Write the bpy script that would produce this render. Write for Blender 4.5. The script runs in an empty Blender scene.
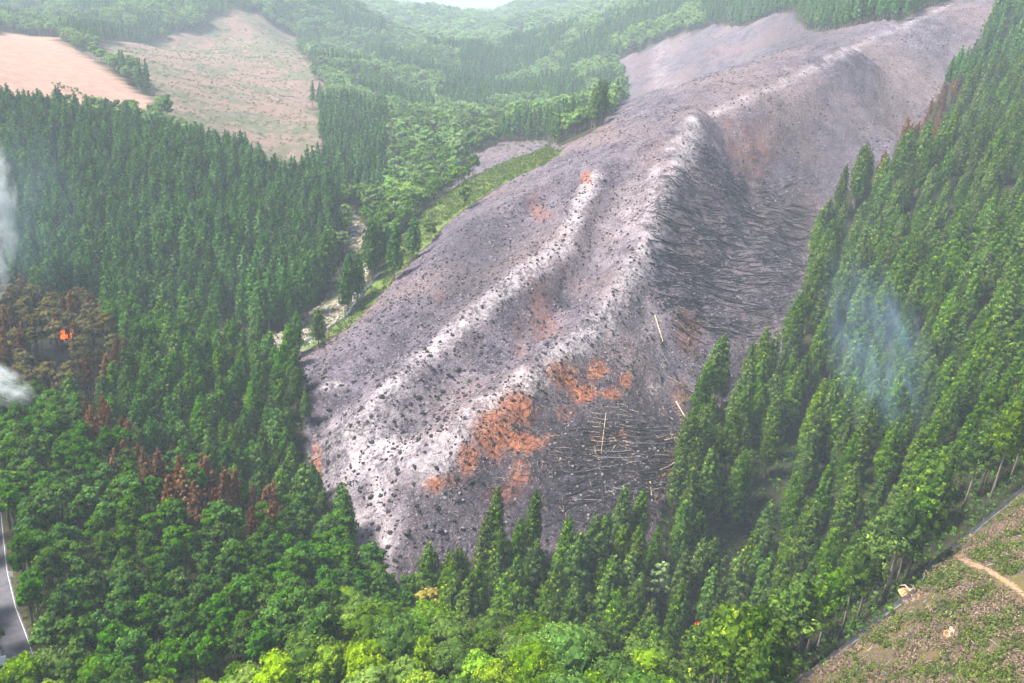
import bpy, math, random
import numpy as np
from mathutils import Vector
random.seed(7); RNG = np.random.default_rng(7)
S = bpy.context.scene
COL = S.collection
# ---------------------------------------------------------------- camera, sky, sun, exposure
cam_d = bpy.data.cameras.new('camera'); cam = bpy.data.objects.new('camera', cam_d); COL.objects.link(cam)
cam_d.sensor_width = 36.0; cam_d.lens = 850.0 / 1024 * 36.0; cam_d.clip_start = 1.0; cam_d.clip_end = 20000
_p, _r = math.radians(21.0), math.radians(5.0)
_f = Vector((0, math.cos(_p), -math.sin(_p))); _u0 = Vector((0, math.sin(_p), math.cos(_p))); _x0 = Vector((1, 0, 0))
_x = _x0 * math.cos(_r) + _u0 * math.sin(_r); _u = _u0 * math.cos(_r) - _x0 * math.sin(_r)
from mathutils import Matrix
cam.matrix_world = Matrix(((_x.x, _u.x, -_f.x, 0.0), (_x.y, _u.y, -_f.y, 0.0), (_x.z, _u.z, -_f.z, 150.0), (0, 0, 0, 1)))
S.camera = cam
SUN_EL, SUN_AZ = math.radians(56), math.radians(-96)        # azimuth from +Y towards +X
w = bpy.data.worlds.new('World'); S.world = w; w.use_nodes = True
nt = w.node_tree; bg = nt.nodes['Background']; sky = nt.nodes.new('ShaderNodeTexSky'); sky.sky_type = 'NISHITA'
sky.sun_disc = False; sky.sun_elevation = SUN_EL; sky.sun_rotation = SUN_AZ; sky.air_density = 1.0; sky.dust_density = 3.0; sky.ozone_density = 1.0
nt.links.new(sky.outputs[0], bg.inputs[0]); bg.inputs[1].default_value = 0.095
sun_d = bpy.data.lights.new('sun', 'SUN'); sun = bpy.data.objects.new('sun', sun_d); COL.objects.link(sun)
sun_d.energy = 4.8; sun_d.angle = math.radians(14); sun_d.color = (1.0, 0.95, 0.87)
_sd = Vector((math.sin(SUN_AZ) * math.cos(SUN_EL), math.cos(SUN_AZ) * math.cos(SUN_EL), math.sin(SUN_EL)))
sun.rotation_euler = (-_sd).to_track_quat('-Z', 'Y').to_euler()
vs = S.view_settings; vs.view_transform = 'Standard'; vs.look = 'None'; vs.gamma = 1.0; vs.use_curve_mapping = False; vs.exposure = 1.42
S.render.engine = 'CYCLES'
cy = S.cycles; cy.use_denoising = True; cy.max_bounces = 6; cy.diffuse_bounces = 2; cy.transmission_bounces = 2; cy.volume_bounces = 1; cy.transparent_max_bounces = 6
cy.volume_step_rate = 3.0; cy.volume_max_steps = 96
# ---------------------------------------------------------------- terrain
F, PITCH, ROLL = 850.0, math.radians(21.0), math.radians(5.0)
CAM = np.array([0.0, 0.0, 150.0])
def ray(u, v):
    x = (np.asarray(u, float) - 512) / F; y = (341.5 - np.asarray(v, float)) / F
    a = x * math.cos(ROLL) - y * math.sin(ROLL); b = x * math.sin(ROLL) + y * math.cos(ROLL)
    return np.stack([a, math.cos(PITCH) + b * math.sin(PITCH), -math.sin(PITCH) + b * math.cos(PITCH)], -1)
def project(P):
    d = np.asarray(P, float) - CAM
    t = d[..., 1] * math.cos(PITCH) - d[..., 2] * math.sin(PITCH)
    b = (d[..., 1] * math.sin(PITCH) + d[..., 2] * math.cos(PITCH)) / t; a = d[..., 0] / t
    x = a * math.cos(ROLL) + b * math.sin(ROLL); y = -a * math.sin(ROLL) + b * math.cos(ROLL)
    return 512 + F * x, 341.5 - F * y, t
# photo points: column, row, distance along the view, height of the tree tops above ground
CP = [
 # burnt spur, right ridge then left ridge
 (980,0,640,0),(930,20,580,0),(850,52,505,0),(760,95,440,0),(690,128,398,0),(670,190,362,0),(640,260,330,0),(590,330,300,0),(520,380,276,0),(450,440,255,0),(400,520,238,0),
 (590,178,385,0),(555,245,345,0),(500,290,318,0),(430,355,290,0),(360,430,262,0),(340,500,247,0),(390,575,228,0),
 (620,170,380,0),(520,210,378,0),(450,270,342,0),(380,330,308,0),(320,400,276,0),
 (545,165,430,0),(460,213,405,0),(395,280,362,0),(340,335,326,0),(295,368,304,0),(312,470,262,0),(350,540,244,0),
 # burnt right face down to the draw
 (740,170,408,0),(720,240,368,0),(700,310,328,0),(660,390,290,0),(610,440,266,0),(540,470,252,0),(480,500,244,0),
 (815,190,425,0),(795,280,372,0),(745,330,340,0),(700,400,300,0),(660,480,262,0),(560,540,244,0),(470,560,236,0),
 (880,120,465,0),(900,150,480,0),(950,70,560,0),
 # draw inside the right forest
 (845,250,400,8),(805,400,318,10),(745,560,250,12),(697,640,224,6),(690,690,216,4),(560,610,236,0),(450,610,236,0),
 # right hillside
 (900,300,318,12),(960,150,390,13),(1015,70,500,12),(900,420,240,12),(1000,300,290,13),(1010,180,360,13),(850,560,205,12),(780,640,196,12),
 (1024,490,182,0),(925,580,164,0),(850,645,160,0),(800,683,158,0),(960,640,140,0),(1024,570,150,0),(900,683,142,0),(1024,683,122,0),
 # foreground wooded ridge, and the wood above the road
 (500,650,142,9),(420,610,160,9),(600,640,162,9),(300,670,146,8),(200,670,152,8),(380,650,146,9),(650,683,170,9),(500,683,130,9),(350,600,180,9),
 (20,620,172,0),(5,560,190,0),(35,660,163,0),(100,600,170,8),(200,560,182,9),(300,560,196,9),(380,585,214,9),
 (100,500,196,9),(200,480,202,9),(280,520,212,9),(0,440,226,9),(80,420,226,9),(350,560,216,9),
 # scorched hollow, then the low spur behind it
 (90,375,268,9),(185,465,232,7),(280,505,236,7),(20,360,278,7),
 (0,255,345,12),(60,290,318,12),(100,305,305,12),(150,370,268,12),(200,345,286,12),(240,420,258,12),(285,410,266,12),(300,470,256,12),(230,340,300,10),
 # conifer hill on the left
 (262,338,338,0),(335,275,390,0),(200,318,350,8),(120,270,375,12),(0,200,410,12),
 (0,98,500,13),(80,120,478,14),(160,143,452,14),(240,178,440,14),(330,210,432,10),(220,240,390,12),(100,180,430,12),(290,250,395,12),
 # valley floor
 (292,352,318,0),(350,312,354,0),(380,265,398,0),(405,235,432,0),(440,195,490,0),(475,155,560,0),(510,165,500,0),(540,152,520,0),(330,240,420,6),(345,262,405,4),
 # bare mound, cut hill, woods behind
 (0,38,640,0),(55,40,620,0),(110,75,585,0),(160,118,560,0),(60,100,560,0),
 (225,22,760,0),(290,50,720,0),(325,95,680,0),(300,180,560,0),(250,130,610,0),(200,70,680,0),(150,45,720,6),(130,25,780,10),
 (330,60,700,10),(360,110,600,10),(400,180,520,10),(340,170,540,10),(410,150,570,10),(440,70,760,10),(480,110,680,10),
 (560,120,560,10),(600,90,580,10),(560,60,720,10),(500,40,850,10),(640,30,760,10),(700,15,820,10),
 (620,100,640,0),(660,60,660,0),(730,40,720,0),(790,18,780,0),(700,90,660,0),(800,40,700,0),
 (440,16,1250,10),(300,8,1200,10),(100,2,1150,10),(0,5,1050,10),(560,8,1250,10),(200,8,1000,8),(380,30,950,10),(640,4,1100,10),(760,-8,1000,8),(860,-15,900,8),
]
ANCH = [(-300,-200,40),(0,-300,30),(300,-200,90),(-400,100,45),(420,100,110),(-700,300,120),(-520,420,115),(-900,900,170),(560,420,190),(700,700,230),(420,650,205),
        (150,40,62),(0,40,50),(-120,40,36),(-2500,0,120),(2500,0,220),(-2500,3000,260),(2500,3000,320),(500,4200,260),(-1300,4200,260),(-900,1900,230),(900,1900,300),(180,2300,215),(-600,2300,215),(1300,1200,300),
        (-300,2700,84),(-255,2300,98),(-340,3100,106),(-460,4200,108),(-660,6000,100),(120,1750,165),(-420,1500,190),(420,1500,240),(240,150,84),(300,220,104)]
def build_rbf():
    c = np.array(CP, float)
    d = ray(c[:, 0], c[:, 1]); far = np.clip((d[:, 2] + 0.17) / 0.17, 0, 1) * np.clip((760 - c[:, 0]) / 140, 0, 1) * np.clip((c[:, 2] - 520) / 120, 0, 1)
    P = CAM + d * (c[:, 2:3] * (1 + 0.75 * far[:, None]))       # the hazy hills beyond lie well back
    P[:, 2] -= c[:, 3] * 1.25
    P = np.vstack([P, np.array(ANCH, float)])
    cc = 14.0
    d = np.sqrt(((P[:, None, :2] - P[None, :, :2]) ** 2).sum(-1) + cc * cc)
    n = len(P)
    A = np.zeros((n + 1, n + 1)); A[:n, :n] = -d; A[:n, n] = 1; A[n, :n] = 1
    A[:n, :n] += -np.eye(n) * -0.8        # a little give, so that no point makes a spike
    w = np.linalg.solve(A, np.append(P[:, 2], 0))
    return P, w, cc
PTS, WTS, CC = build_rbf()
def vnoise(x, y, s):
    xi = np.floor(x).astype(np.int64); yi = np.floor(y).astype(np.int64)
    fx = x - xi; fy = y - yi; fx = fx * fx * (3 - 2 * fx); fy = fy * fy * (3 - 2 * fy)
    def h(i, j):
        k = (i * 374761393 + j * 668265263 + s * 2246822519) & 0xffffffff
        k = ((k ^ (k >> 13)) * 1274126177) & 0xffffffff
        return ((k ^ (k >> 16)) & 0xffff) / 65535.0
    return (h(xi, yi) * (1 - fx) + h(xi + 1, yi) * fx) * (1 - fy) + (h(xi, yi + 1) * (1 - fx) + h(xi + 1, yi + 1) * fx) * fy - 0.5
def fbm(x, y, s, n=4):
    o = 0; a = 1.0
    for k in range(n):
        o = o + a * vnoise(x, y, s + k); x = x * 2.03 + 7.1; y = y * 2.03 - 3.7; a *= 0.5
    return o
def base_h(X, Y):
    sh = X.shape; X = X.ravel(); Y = Y.ravel(); z = np.empty(len(X))
    for i in range(0, len(X), 20000):
        s = slice(i, i + 20000)
        d = np.sqrt((X[s, None] - PTS[None, :, 0]) ** 2 + (Y[s, None] - PTS[None, :, 1]) ** 2 + CC * CC)
        z[s] = -d @ WTS[:-1] + WTS[-1]
    far = np.clip((Y - 750) / 500, 0, 1)
    z = z + far * 62 * fbm(X / 260, Y / 260, 3, 4)
    return z.reshape(sh)
def axis(lo, hi, flo, fhi, step, g):
    a = list(np.arange(flo, fhi + 1e-6, step)); s = step; x = a[-1]
    while x < hi: s = min(s * g, 160); x += s; a.append(x)
    s = step; x = a[0]
    while x > lo: s = min(s * g, 160); x -= s; a.insert(0, x)
    return np.array(a)
GX = axis(-4000, 4000, -125, 215, 1.1, 1.035)
GY = axis(-600, 6000, 165, 440, 1.1, 1.03)
XX, YY = np.meshgrid(GX, GY)
ZZ = base_h(XX, YY)
def hgt(x, y):
    x = np.asarray(x, float); y = np.asarray(y, float)
    i = np.clip(np.searchsorted(GX, x) - 1, 0, len(GX) - 2); j = np.clip(np.searchsorted(GY, y) - 1, 0, len(GY) - 2)
    fx = (x - GX[i]) / (GX[i + 1] - GX[i]); fy = (y - GY[j]) / (GY[j + 1] - GY[j])
    return (ZZ[j, i] * (1 - fx) + ZZ[j, i + 1] * fx) * (1 - fy) + (ZZ[j + 1, i] * (1 - fx) + ZZ[j + 1, i + 1] * fx) * fy
def cast(u, v, lift=0.0, t0=60.0, t1=4000.0):
    """where the sight line through a photo point meets the ground (raised by lift)"""
    u = np.atleast_1d(np.asarray(u, float)); v = np.atleast_1d(np.asarray(v, float))
    d = ray(u, v); t = np.full(len(u), t0); prev = t.copy(); hit = np.full(len(u), np.nan); done = np.zeros(len(u), bool)
    while True:
        P = CAM + d * t[:, None]
        below = (P[:, 2] < hgt(P[:, 0], P[:, 1]) + lift) & ~done
        if below.any():
            lo = prev[below].copy(); hi = t[below].copy(); dd = d[below]
            for _ in range(12):
                m = (lo + hi) / 2; Q = CAM + dd * m[:, None]; bb = Q[:, 2] < hgt(Q[:, 0], Q[:, 1]) + lift
                hi = np.where(bb, m, hi); lo = np.where(bb, lo, m)
            hit[below] = (lo + hi) / 2; done |= below
        if done.all() or t.min() > t1: break
        prev = t.copy(); t = t + np.maximum(2.0, t * 0.006)
    return CAM + d * hit[:, None], hit
# gentle ridges and draws of the burnt spur (photo polylines laid on the ground)
def pline(pix, n=40):
    p = np.array(pix, float); seg = np.r_[0, np.cumsum(np.hypot(*(p[1:] - p[:-1]).T))]
    s = np.linspace(0, seg[-1], n)
    P, _ = cast(np.interp(s, seg, p[:, 0]), np.interp(s, seg, p[:, 1]))
    return P[~np.isnan(P[:, 0])]
def dist_line(X, Y, P):
    sh = X.shape; x = X.ravel(); y = Y.ravel(); best = np.full(len(x), 1e9)
    m = (x > P[:, 0].min() - 60) & (x < P[:, 0].max() + 60) & (y > P[:, 1].min() - 60) & (y < P[:, 1].max() + 60)
    xm, ym = x[m], y[m]; bm = np.full(len(xm), 1e9)
    for a, b in zip(P[:-1, :2], P[1:, :2]):
        d = b - a; L = max((d * d).sum(), 1e-6)
        s = np.clip(((xm - a[0]) * d[0] + (ym - a[1]) * d[1]) / L, 0, 1)
        bm = np.minimum(bm, (xm - a[0] - s * d[0]) ** 2 + (ym - a[1] - s * d[1]) ** 2)
    best[m] = np.sqrt(bm); return best.reshape(sh)
RIDGE1 = [(698,122),(676,175),(655,235),(605,318),(545,368),(470,415),(430,470)]
RIDGE2 = [(594,176),(562,245),(500,292),(430,352),(370,410)]
_lines = [(RIDGE1, 5.0, 10), (RIDGE2, 4.5, 9), ([(640,170),(612,200),(592,260),(545,318),(480,368),(405,424)], -6.0, 9), ([(555,190),(500,250),(440,312),(375,368),(340,400)], -3.5, 9), ([(470,228),(420,275),(370,325)], 2.0, 8), ([(690,180),(672,250),(640,330)], -2.5, 7), ([(620,330),(560,400),(500,455)], -2.0, 7),
          ([(775,165),(745,222),(695,330),(662,384)], -2.2, 8), ([(860,70),(800,150)], -2.0, 9), ([(910,40),(870,100)], -1.5, 8), ([(640,400),(560,480)], -1.4, 8), ([(560,400),(480,470)], 1.2, 7)]
_add = np.zeros_like(ZZ)
for pix, amp, wd in _lines:
    _add += amp * np.exp(-(dist_line(XX, YY, pline(pix)) / wd) ** 2)
ZZ = ZZ + _add
def poly(pix):
    P, _ = cast([q[0] for q in pix], [q[1] for q in pix]); return P[~np.isnan(P[:, 0]), :2]
def inside(X, Y, P):
    r = np.zeros(X.shape, bool); n = len(P)
    for i in range(n):
        x1, y1 = P[i]; x2, y2 = P[(i + 1) % n]
        if y1 == y2: continue
        c = ((y1 > Y) != (y2 > Y)) & (X < (x2 - x1) * (Y - y1) / (y2 - y1) + x1)
        r ^= c
    return r
Z_BURNT = poly([(292,360),(345,330),(390,284),(440,230),(500,187),(548,164),(600,126),(628,98),(612,62),(660,42),(720,24),(790,12),(850,28),(905,22),(955,-6),(1005,-12),
                (990,30),(950,78),(925,125),(890,165),(840,195),(818,225),(808,290),(802,340),(772,374),(738,390),(702,402),(684,440),(668,500),(652,548),(560,566),(435,570),(408,604),(386,592),(350,547),(322,505),(312,470),(306,420),(296,390)])
Z_BURNT2 = poly([(440,196),(470,158),(500,142),(545,140),(565,150),(520,160),(470,176)])
Z_GRASS = poly([(300,352),(345,318),(380,276),(402,236),(432,205),(480,172),(548,148),(560,158),(500,186),(440,229),(390,283),(345,329)])
Z_GRAVEL = poly([(165,314),(225,331),(262,338),(290,330),(322,300),(340,268),(350,235),(330,205),(338,200),(372,238),(366,280),(342,316),(302,352),(270,362),(225,348),(165,330)])
Z_CLEAR = poly([(770,720),(800,684),(850,648),(905,602),(925,582),(928,571),(960,545),(1024,491),(1090,440),(1250,560),(1150,900),(760,900)])
Z_MOUND = poly([(-80,40),(0,31),(55,37),(75,50),(120,80),(150,100),(166,119),(140,126),(60,118),(-80,110)])
Z_CUT = poly([(80,52),(110,40),(180,36),(225,10),(262,18),(292,36),(312,66),(326,96),(318,130),(330,165),(318,188),(336,212),(300,204),(250,172),(170,132),(150,96)])
Z_ROADGAP = None
ROAD = pline([(-12,500),(-9,540),(-6,575),(2,612),(12,640),(19,662),(14,690),(-10,725),(-60,770)], 60)
FENCE = pline([(770,712),(800,683),(850,645),(886,614),(905,601),(921,589),(924,572),(960,543),(1024,490),(1070,452)], 60)
TRACK = pline([(948,549),(965,560),(985,572),(1002,577),(1024,592),(1060,612)], 30)
STREAM = pline([(292,352),(318,334),(345,318),(358,298),(382,270),(400,240)], 30)
_rd = dist_line(XX, YY, ROAD)
# level the roadbed
def line_h(X, Y, P):
    sh = X.shape; x = X.ravel(); y = Y.ravel(); k = np.zeros(len(x), int)
    for i in range(0, len(x), 50000):
        s = slice(i, i + 50000); k[s] = ((x[s, None] - P[None, :, 0]) ** 2 + (y[s, None] - P[None, :, 1]) ** 2).argmin(1)
    return P[k, 2].reshape(sh)
_m = _rd < 14
_w = np.clip((9 - _rd[_m]) / 4, 0, 1); ZZ[_m] = ZZ[_m] * (1 - _w) + line_h(XX[_m], YY[_m], ROAD) * _w
ROAD[:, 2] = hgt(ROAD[:, 0], ROAD[:, 1])
def wob(x, y): return x + 26 * fbm(x / 30, y / 30, 61, 3), y + 26 * fbm(x / 30 + 9, y / 30, 67, 3)
_jx = XX + 3.5 * fbm(XX / 7, YY / 7, 31, 3); _jy = YY + 3.5 * fbm(XX / 7 + 50, YY / 7, 37, 3)
A_BURNT = (inside(_jx, _jy, Z_BURNT) | inside(_jx, _jy, Z_BURNT2)).astype(float)
A_GRASS = inside(_jx, _jy, Z_GRASS).astype(float); A_GRAVEL = inside(_jx, _jy, Z_GRAVEL).astype(float)
A_CLEAR = inside(_jx, _jy, Z_CLEAR).astype(float); A_MOUND = inside(_jx, _jy, Z_MOUND).astype(float); A_CUT = inside(*wob(XX, YY), Z_CUT).astype(float)
ZZ = ZZ + A_BURNT * (1.1 * fbm(XX / 6, YY / 6, 5, 4) + 0.5 * fbm(XX / 1.9, YY / 1.9, 15, 2) + 3.2 * fbm(XX / 24, YY / 24, 6, 3) * np.clip((YY - 190) / 60, 0, 1)) + A_CLEAR * 0.7 * fbm(XX / 3, YY / 3, 8, 3) + A_CUT * 3 * fbm(XX / 25, YY / 25, 9, 3)
def blob(cx, cy, rx, ry, rot=0.0):
    """a patch given in photo pixels, laid on the ground: back to pixels per vertex"""
    a = math.radians(rot); dx = (UU - cx); dy = (VV - cy)
    q = ((dx * math.cos(a) + dy * math.sin(a)) / rx) ** 2 + ((-dx * math.sin(a) + dy * math.cos(a)) / ry) ** 2
    return np.exp(-q)
def gpatch(cx, cy, rx, ry, rot=0.0):
    """a patch on the ground: ellipse axes taken from photo points cast onto the ground"""
    a = math.radians(rot)
    P, _ = cast([cx, cx + rx * math.cos(a), cx - ry * math.sin(a)], [cy, cy + rx * math.sin(a), cy + ry * math.cos(a)])
    if np.isnan(P).any(): return np.zeros_like(XX)
    M = np.array([P[1, :2] - P[0, :2], P[2, :2] - P[0, :2]]).T
    if abs(np.linalg.det(M)) < 1e-3: return np.zeros_like(XX)
    q = np.linalg.inv(M) @ np.stack([(XX - P[0, 0]).ravel(), (YY - P[0, 1]).ravel()])
    return np.exp(-(q ** 2).sum(0)).reshape(XX.shape)
SOIL = [(493,432,15,20,0,1),(523,440,14,10,10,1),(515,408,15,10,20,1),(468,458,8,14,0,.9),(563,376,12,8,20,1),(584,392,10,8,0,1),(598,370,8,8,0,.9),(611,394,8,4,0,.9),(625,381,6,7,0,.8),(435,484,9,7,0,.95),(520,474,11,18,0,.6),
        (547,438,8,6,0,.55),(566,414,10,8,0,.5),(622,436,9,8,0,.55),(632,448,7,9,0,.45),(600,445,10,16,0,.45),(540,212,14,10,0,.5),(553,255,12,22,10,.3),(586,180,5,7,0,.8),(545,325,24,20,30,.45),(520,350,12,12,0,.4),(750,150,26,28,20,.45),(730,125,12,14,0,.4),
        (690,330,14,22,0,.55),(680,395,8,20,0,.5),(668,470,10,22,0,.5),(600,130,20,14,0,.35),(440,295,8,8,0,.4),(455,478,9,6,0,.6),(505,495,20,10,0,.5),(316,470,5,22,0,.7),(360,310,20,6,-35,.5),(830,120,22,16,0,.2),(640,60,20,20,0,.35),(720,50,40,12,-10,.35)]
ASHL = [(RIDGE1, 7, .75), (RIDGE2, 6, .75), ([(648,230),(655,170),(676,140),(700,118),(780,84),(860,45),(950,5)], 6, .55), ([(690,124),(740,102),(800,76),(860,46),(950,6)], 4.0, .5), ([(390,575),(385,520),(372,470)], 2, .8), ([(650,390),(672,345),(650,310)], 5, .5), ([(480,420),(420,440),(350,470)], 6, .6)]
ASHB = [(380,450,70,55,0,.75),(345,420,40,20,0,.6),(370,525,40,45,0,.6),(440,400,60,20,-35,.45),(330,385,18,6,0,.8),(625,215,30,60,20,.5),(320,530,18,30,0,.3),(650,330,26,22,0,.45),(700,280,60,40,0,.22),(660,85,40,18,0,.4),(800,140,60,30,-30,.2),(580,325,24,10,-30,.5),(500,205,50,20,-30,.35)]
CHAR = [(745,255,60,60,0,.22),(780,215,30,30,0,.25),(840,130,70,50,-30,.4),(470,290,40,60,40,.5),(640,440,55,60,0,.95),(610,490,80,30,0,.9),(560,440,60,60,0,.75),(500,490,50,40,0,.6),(600,390,40,30,0,.6),(660,420,24,40,0,.7),(480,240,50,40,-30,.5),(540,290,40,24,-30,.45),(345,435,16,8,0,.9),(360,428,10,7,0,.8),(320,450,14,30,0,.7),(330,500,16,14,0,.7),
        (310,390,30,12,20,.5),(430,320,60,26,-35,.35),(690,95,40,25,0,.25),(640,95,30,25,0,.35),(730,190,36,24,0,.4),(850,80,50,26,-30,.3),(800,40,60,12,0,.5),(700,60,50,16,0,.3),(410,420,40,14,-35,.35),(50,365,40,24,20,.9),(570,560,120,16,0,.5)]
def acc(lst, grow=1.25):
    o = np.zeros_like(XX)
    for cx, cy_, rx, ry, rot, k in lst: o = np.maximum(o, k * gpatch(cx, cy_, rx * grow, ry * grow, rot))
    return o
A_SOIL = acc(SOIL, 1.6); A_CHAR = acc(CHAR); A_ASH = acc(ASHB)
for pix, wd, k in ASHL: A_ASH = np.maximum(A_ASH, k * np.exp(-(dist_line(XX, YY, pline(pix)) / wd) ** 2))
A_SCORCH = gpatch(60, 372, 46, 34, 25) + gpatch(10, 445, 16, 20, 0)
A_TRACK = np.exp(-(dist_line(XX, YY, TRACK) / 0.6) ** 2) + gpatch(951, 632, 5, 11, 25)*1.4 + 1.2*gpatch(912, 593, 16, 9, -30)
A_VERGE = np.clip(1.3 - np.abs(_rd - 3.1) / 0.9, 0, 1)
# ---------------------------------------------------------------- materials
class NT:
    def __init__(s, name):
        s.m = bpy.data.materials.new(name); s.m.use_nodes = True; s.t = s.m.node_tree; s.t.nodes.clear()
        s.out = s.n('ShaderNodeOutputMaterial')
    def n(s, typ, **kw):
        n = s.t.nodes.new(typ)
        for k, v in kw.items(): setattr(n, k, v)
        return n
    def put(s, sock, v):
        if isinstance(v, bpy.types.NodeSocket): s.t.links.new(v, sock)
        elif isinstance(v, tuple) and len(v) == 3 and sock.type == 'RGBA': sock.default_value = (*v, 1)
        else: sock.default_value = v
    def math(s, op, a, b=0.0, clamp=False):
        n = s.n('ShaderNodeMath', operation=op, use_clamp=clamp); s.put(n.inputs[0], a); s.put(n.inputs[1], b); return n.outputs[0]
    def mix(s, f, a, b, mode='MIX'):
        n = s.n('ShaderNodeMix', data_type='RGBA', blend_type=mode); s.put(n.inputs[0], f); s.put(n.inputs[6], a); s.put(n.inputs[7], b); return n.outputs[2]
    def noise(s, scale, det=4, rough=0.55, vec=None, dist=0.0):
        n = s.n('ShaderNodeTexNoise'); n.inputs['Scale'].default_value = scale; n.inputs['Detail'].default_value = det; n.inputs['Roughness'].default_value = rough; n.inputs['Distortion'].default_value = dist
        if vec is not None: s.t.links.new(vec, n.inputs['Vector'])
        return n.outputs[0]
    def step(s, v, lo, hi):
        n = s.n('ShaderNodeMapRange', interpolation_type='SMOOTHSTEP'); s.put(n.inputs[0], v); n.inputs[1].default_value = lo; n.inputs[2].default_value = hi; return n.outputs[0]
    def attr(s, name):
        return s.n('ShaderNodeAttribute', attribute_name=name).outputs['Fac']
    def coord(s, which='Object'):
        return s.n('ShaderNodeTexCoord').outputs[which]
    def bsdf(s, col, rough=0.9, spec=0.2, bump=None, strength=0.4, distance=0.3):
        b = s.n('ShaderNodeBsdfPrincipled'); s.put(b.inputs['Base Color'], col); s.put(b.inputs['Roughness'], rough); b.inputs['Specular IOR Level'].default_value = spec
        if bump is not None:
            k = s.n('ShaderNodeBump'); k.inputs['Strength'].default_value = strength; k.inputs['Distance'].default_value = distance; s.put(k.inputs['Height'], bump); s.t.links.new(k.outputs[0], b.inputs['Normal'])
        s.t.links.new(b.outputs[0], s.out.inputs['Surface']); return b
def leaf_mat(name, dark, light, tip, vary=0.35, transl=0.22):
    """dark and light leaves mixed by a value stored on each leaf, hue shifted a little from tree to tree"""
    g = NT(name); t = g.attr('tint'); oi = g.n('ShaderNodeObjectInfo').outputs['Random']
    c = g.mix(g.step(t, 0.0, 0.75), dark, light); c = g.mix(g.step(t, 0.8, 1.0), c, tip)
    hs = g.n('ShaderNodeHueSaturation'); g.put(hs.inputs['Color'], c)
    g.put(hs.inputs['Hue'], g.math('ADD', 0.5 - 0.016, g.math('MULTIPLY', oi, 0.026)))
    r2 = g.math('FRACT', g.math('MULTIPLY', oi, 17.31)); g.put(hs.inputs['Value'], g.math('ADD', 1 - vary, g.math('MULTIPLY', r2, 2 * vary)))
    r3 = g.math('FRACT', g.math('MULTIPLY', oi, 71.7)); g.put(hs.inputs['Saturation'], g.math('ADD', 0.85, g.math('MULTIPLY', r3, 0.25)))
    d = g.n('ShaderNodeBsdfDiffuse'); g.put(d.inputs[0], hs.outputs[0]); tr = g.n('ShaderNodeBsdfTranslucent'); g.put(tr.inputs[0], hs.outputs[0])
    mx = g.n('ShaderNodeMixShader'); mx.inputs[0].default_value = transl
    g.t.links.new(d.outputs[0], mx.inputs[1]); g.t.links.new(tr.outputs[0], mx.inputs[2]); g.t.links.new(mx.outputs[0], g.out.inputs['Surface'])
    return g.m
def noise_mat(name, a, b, scale, rough=0.9, spec=0.2, bump=0.4, dist=0.1, stretch=None):
    g = NT(name); co = g.coord()
    if stretch:
        mp = g.n('ShaderNodeMapping'); mp.inputs['Scale'].default_value = stretch; g.t.links.new(co, mp.inputs[0]); co = mp.outputs[0]
    n = g.noise(scale, 5, 0.6, co); g.bsdf(g.mix(g.step(n, 0.3, 0.7), a, b), rough, spec, n, bump, dist); return g.m
M = {}
M['cedar'] = leaf_mat('cedar_foliage', (0.018, 0.048, 0.005), (0.084, 0.165, 0.011), (0.24, 0.35, 0.022))
M['cedar_b'] = leaf_mat('cool_cedar_foliage', (0.018, 0.062, 0.012), (0.072, 0.175, 0.024), (0.16, 0.28, 0.035))
M['cypress'] = leaf_mat('cypress_foliage', (0.016, 0.058, 0.004), (0.066, 0.172, 0.008), (0.17, 0.31, 0.014), 0.34)
M['broad'] = leaf_mat('broadleaf_foliage', (0.030, 0.082, 0.005), (0.105, 0.215, 0.009), (0.25, 0.38, 0.02), 0.32)
M['bright'] = leaf_mat('bright_broadleaf_foliage', (0.10, 0.19, 0.012), (0.22, 0.37, 0.02), (0.38, 0.48, 0.04), 0.22)
M['olive'] = leaf_mat('olive_foliage', (0.05, 0.075, 0.02), (0.12, 0.15, 0.04), (0.19, 0.2, 0.06), 0.25)
M['yellow'] = leaf_mat('yellow_flowers', (0.16, 0.16, 0.02), (0.5, 0.42, 0.04), (0.75, 0.62, 0.12), 0.1)
M['pale'] = leaf_mat('pale_pine_foliage', (0.11, 0.2, 0.06), (0.25, 0.38, 0.13), (0.38, 0.5, 0.22), 0.1)
M['scorch'] = leaf_mat('scorched_foliage', (0.07, 0.035, 0.014), (0.19, 0.088, 0.03), (0.30, 0.16, 0.06), 0.3)
M['scorch_olive'] = leaf_mat('half_scorched_foliage', (0.06, 0.05, 0.016), (0.17, 0.15, 0.04), (0.27, 0.23, 0.07), 0.25)
M['far'] = leaf_mat('far_broadleaf_foliage', (0.07, 0.14, 0.035), (0.17, 0.29, 0.06), (0.28, 0.38, 0.09), 0.42)
M['spur'] = leaf_mat('bright_cedar_foliage', (0.018, 0.062, 0.005), (0.080, 0.190, 0.010), (0.18, 0.31, 0.018), 0.32)
M['bark'] = noise_mat('bark', (0.10, 0.075, 0.055), (0.27, 0.22, 0.18), 2.0, stretch=(3, 3, 0.4))
M['darkbark'] = noise_mat('burnt_bark', (0.008, 0.007, 0.007), (0.04, 0.034, 0.03), 2.5)
M['charwood'] = noise_mat('charred_wood', (0.010, 0.009, 0.011), (0.07, 0.06, 0.06), 1.4)
M['greywood'] = noise_mat('ashy_wood', (0.10, 0.09, 0.10), (0.30, 0.27, 0.29), 1.4)
M['palewood'] = noise_mat('unburnt_wood', (0.33, 0.23, 0.15), (0.62, 0.50, 0.36), 1.2)
M['charsoil'] = noise_mat('black_ash', (0.012, 0.011, 0.014), (0.05, 0.043, 0.047), 2.0)
M['orangesoil'] = noise_mat('orange_soil', (0.30, 0.12, 0.045), (0.60, 0.32, 0.14), 1.5)
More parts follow.
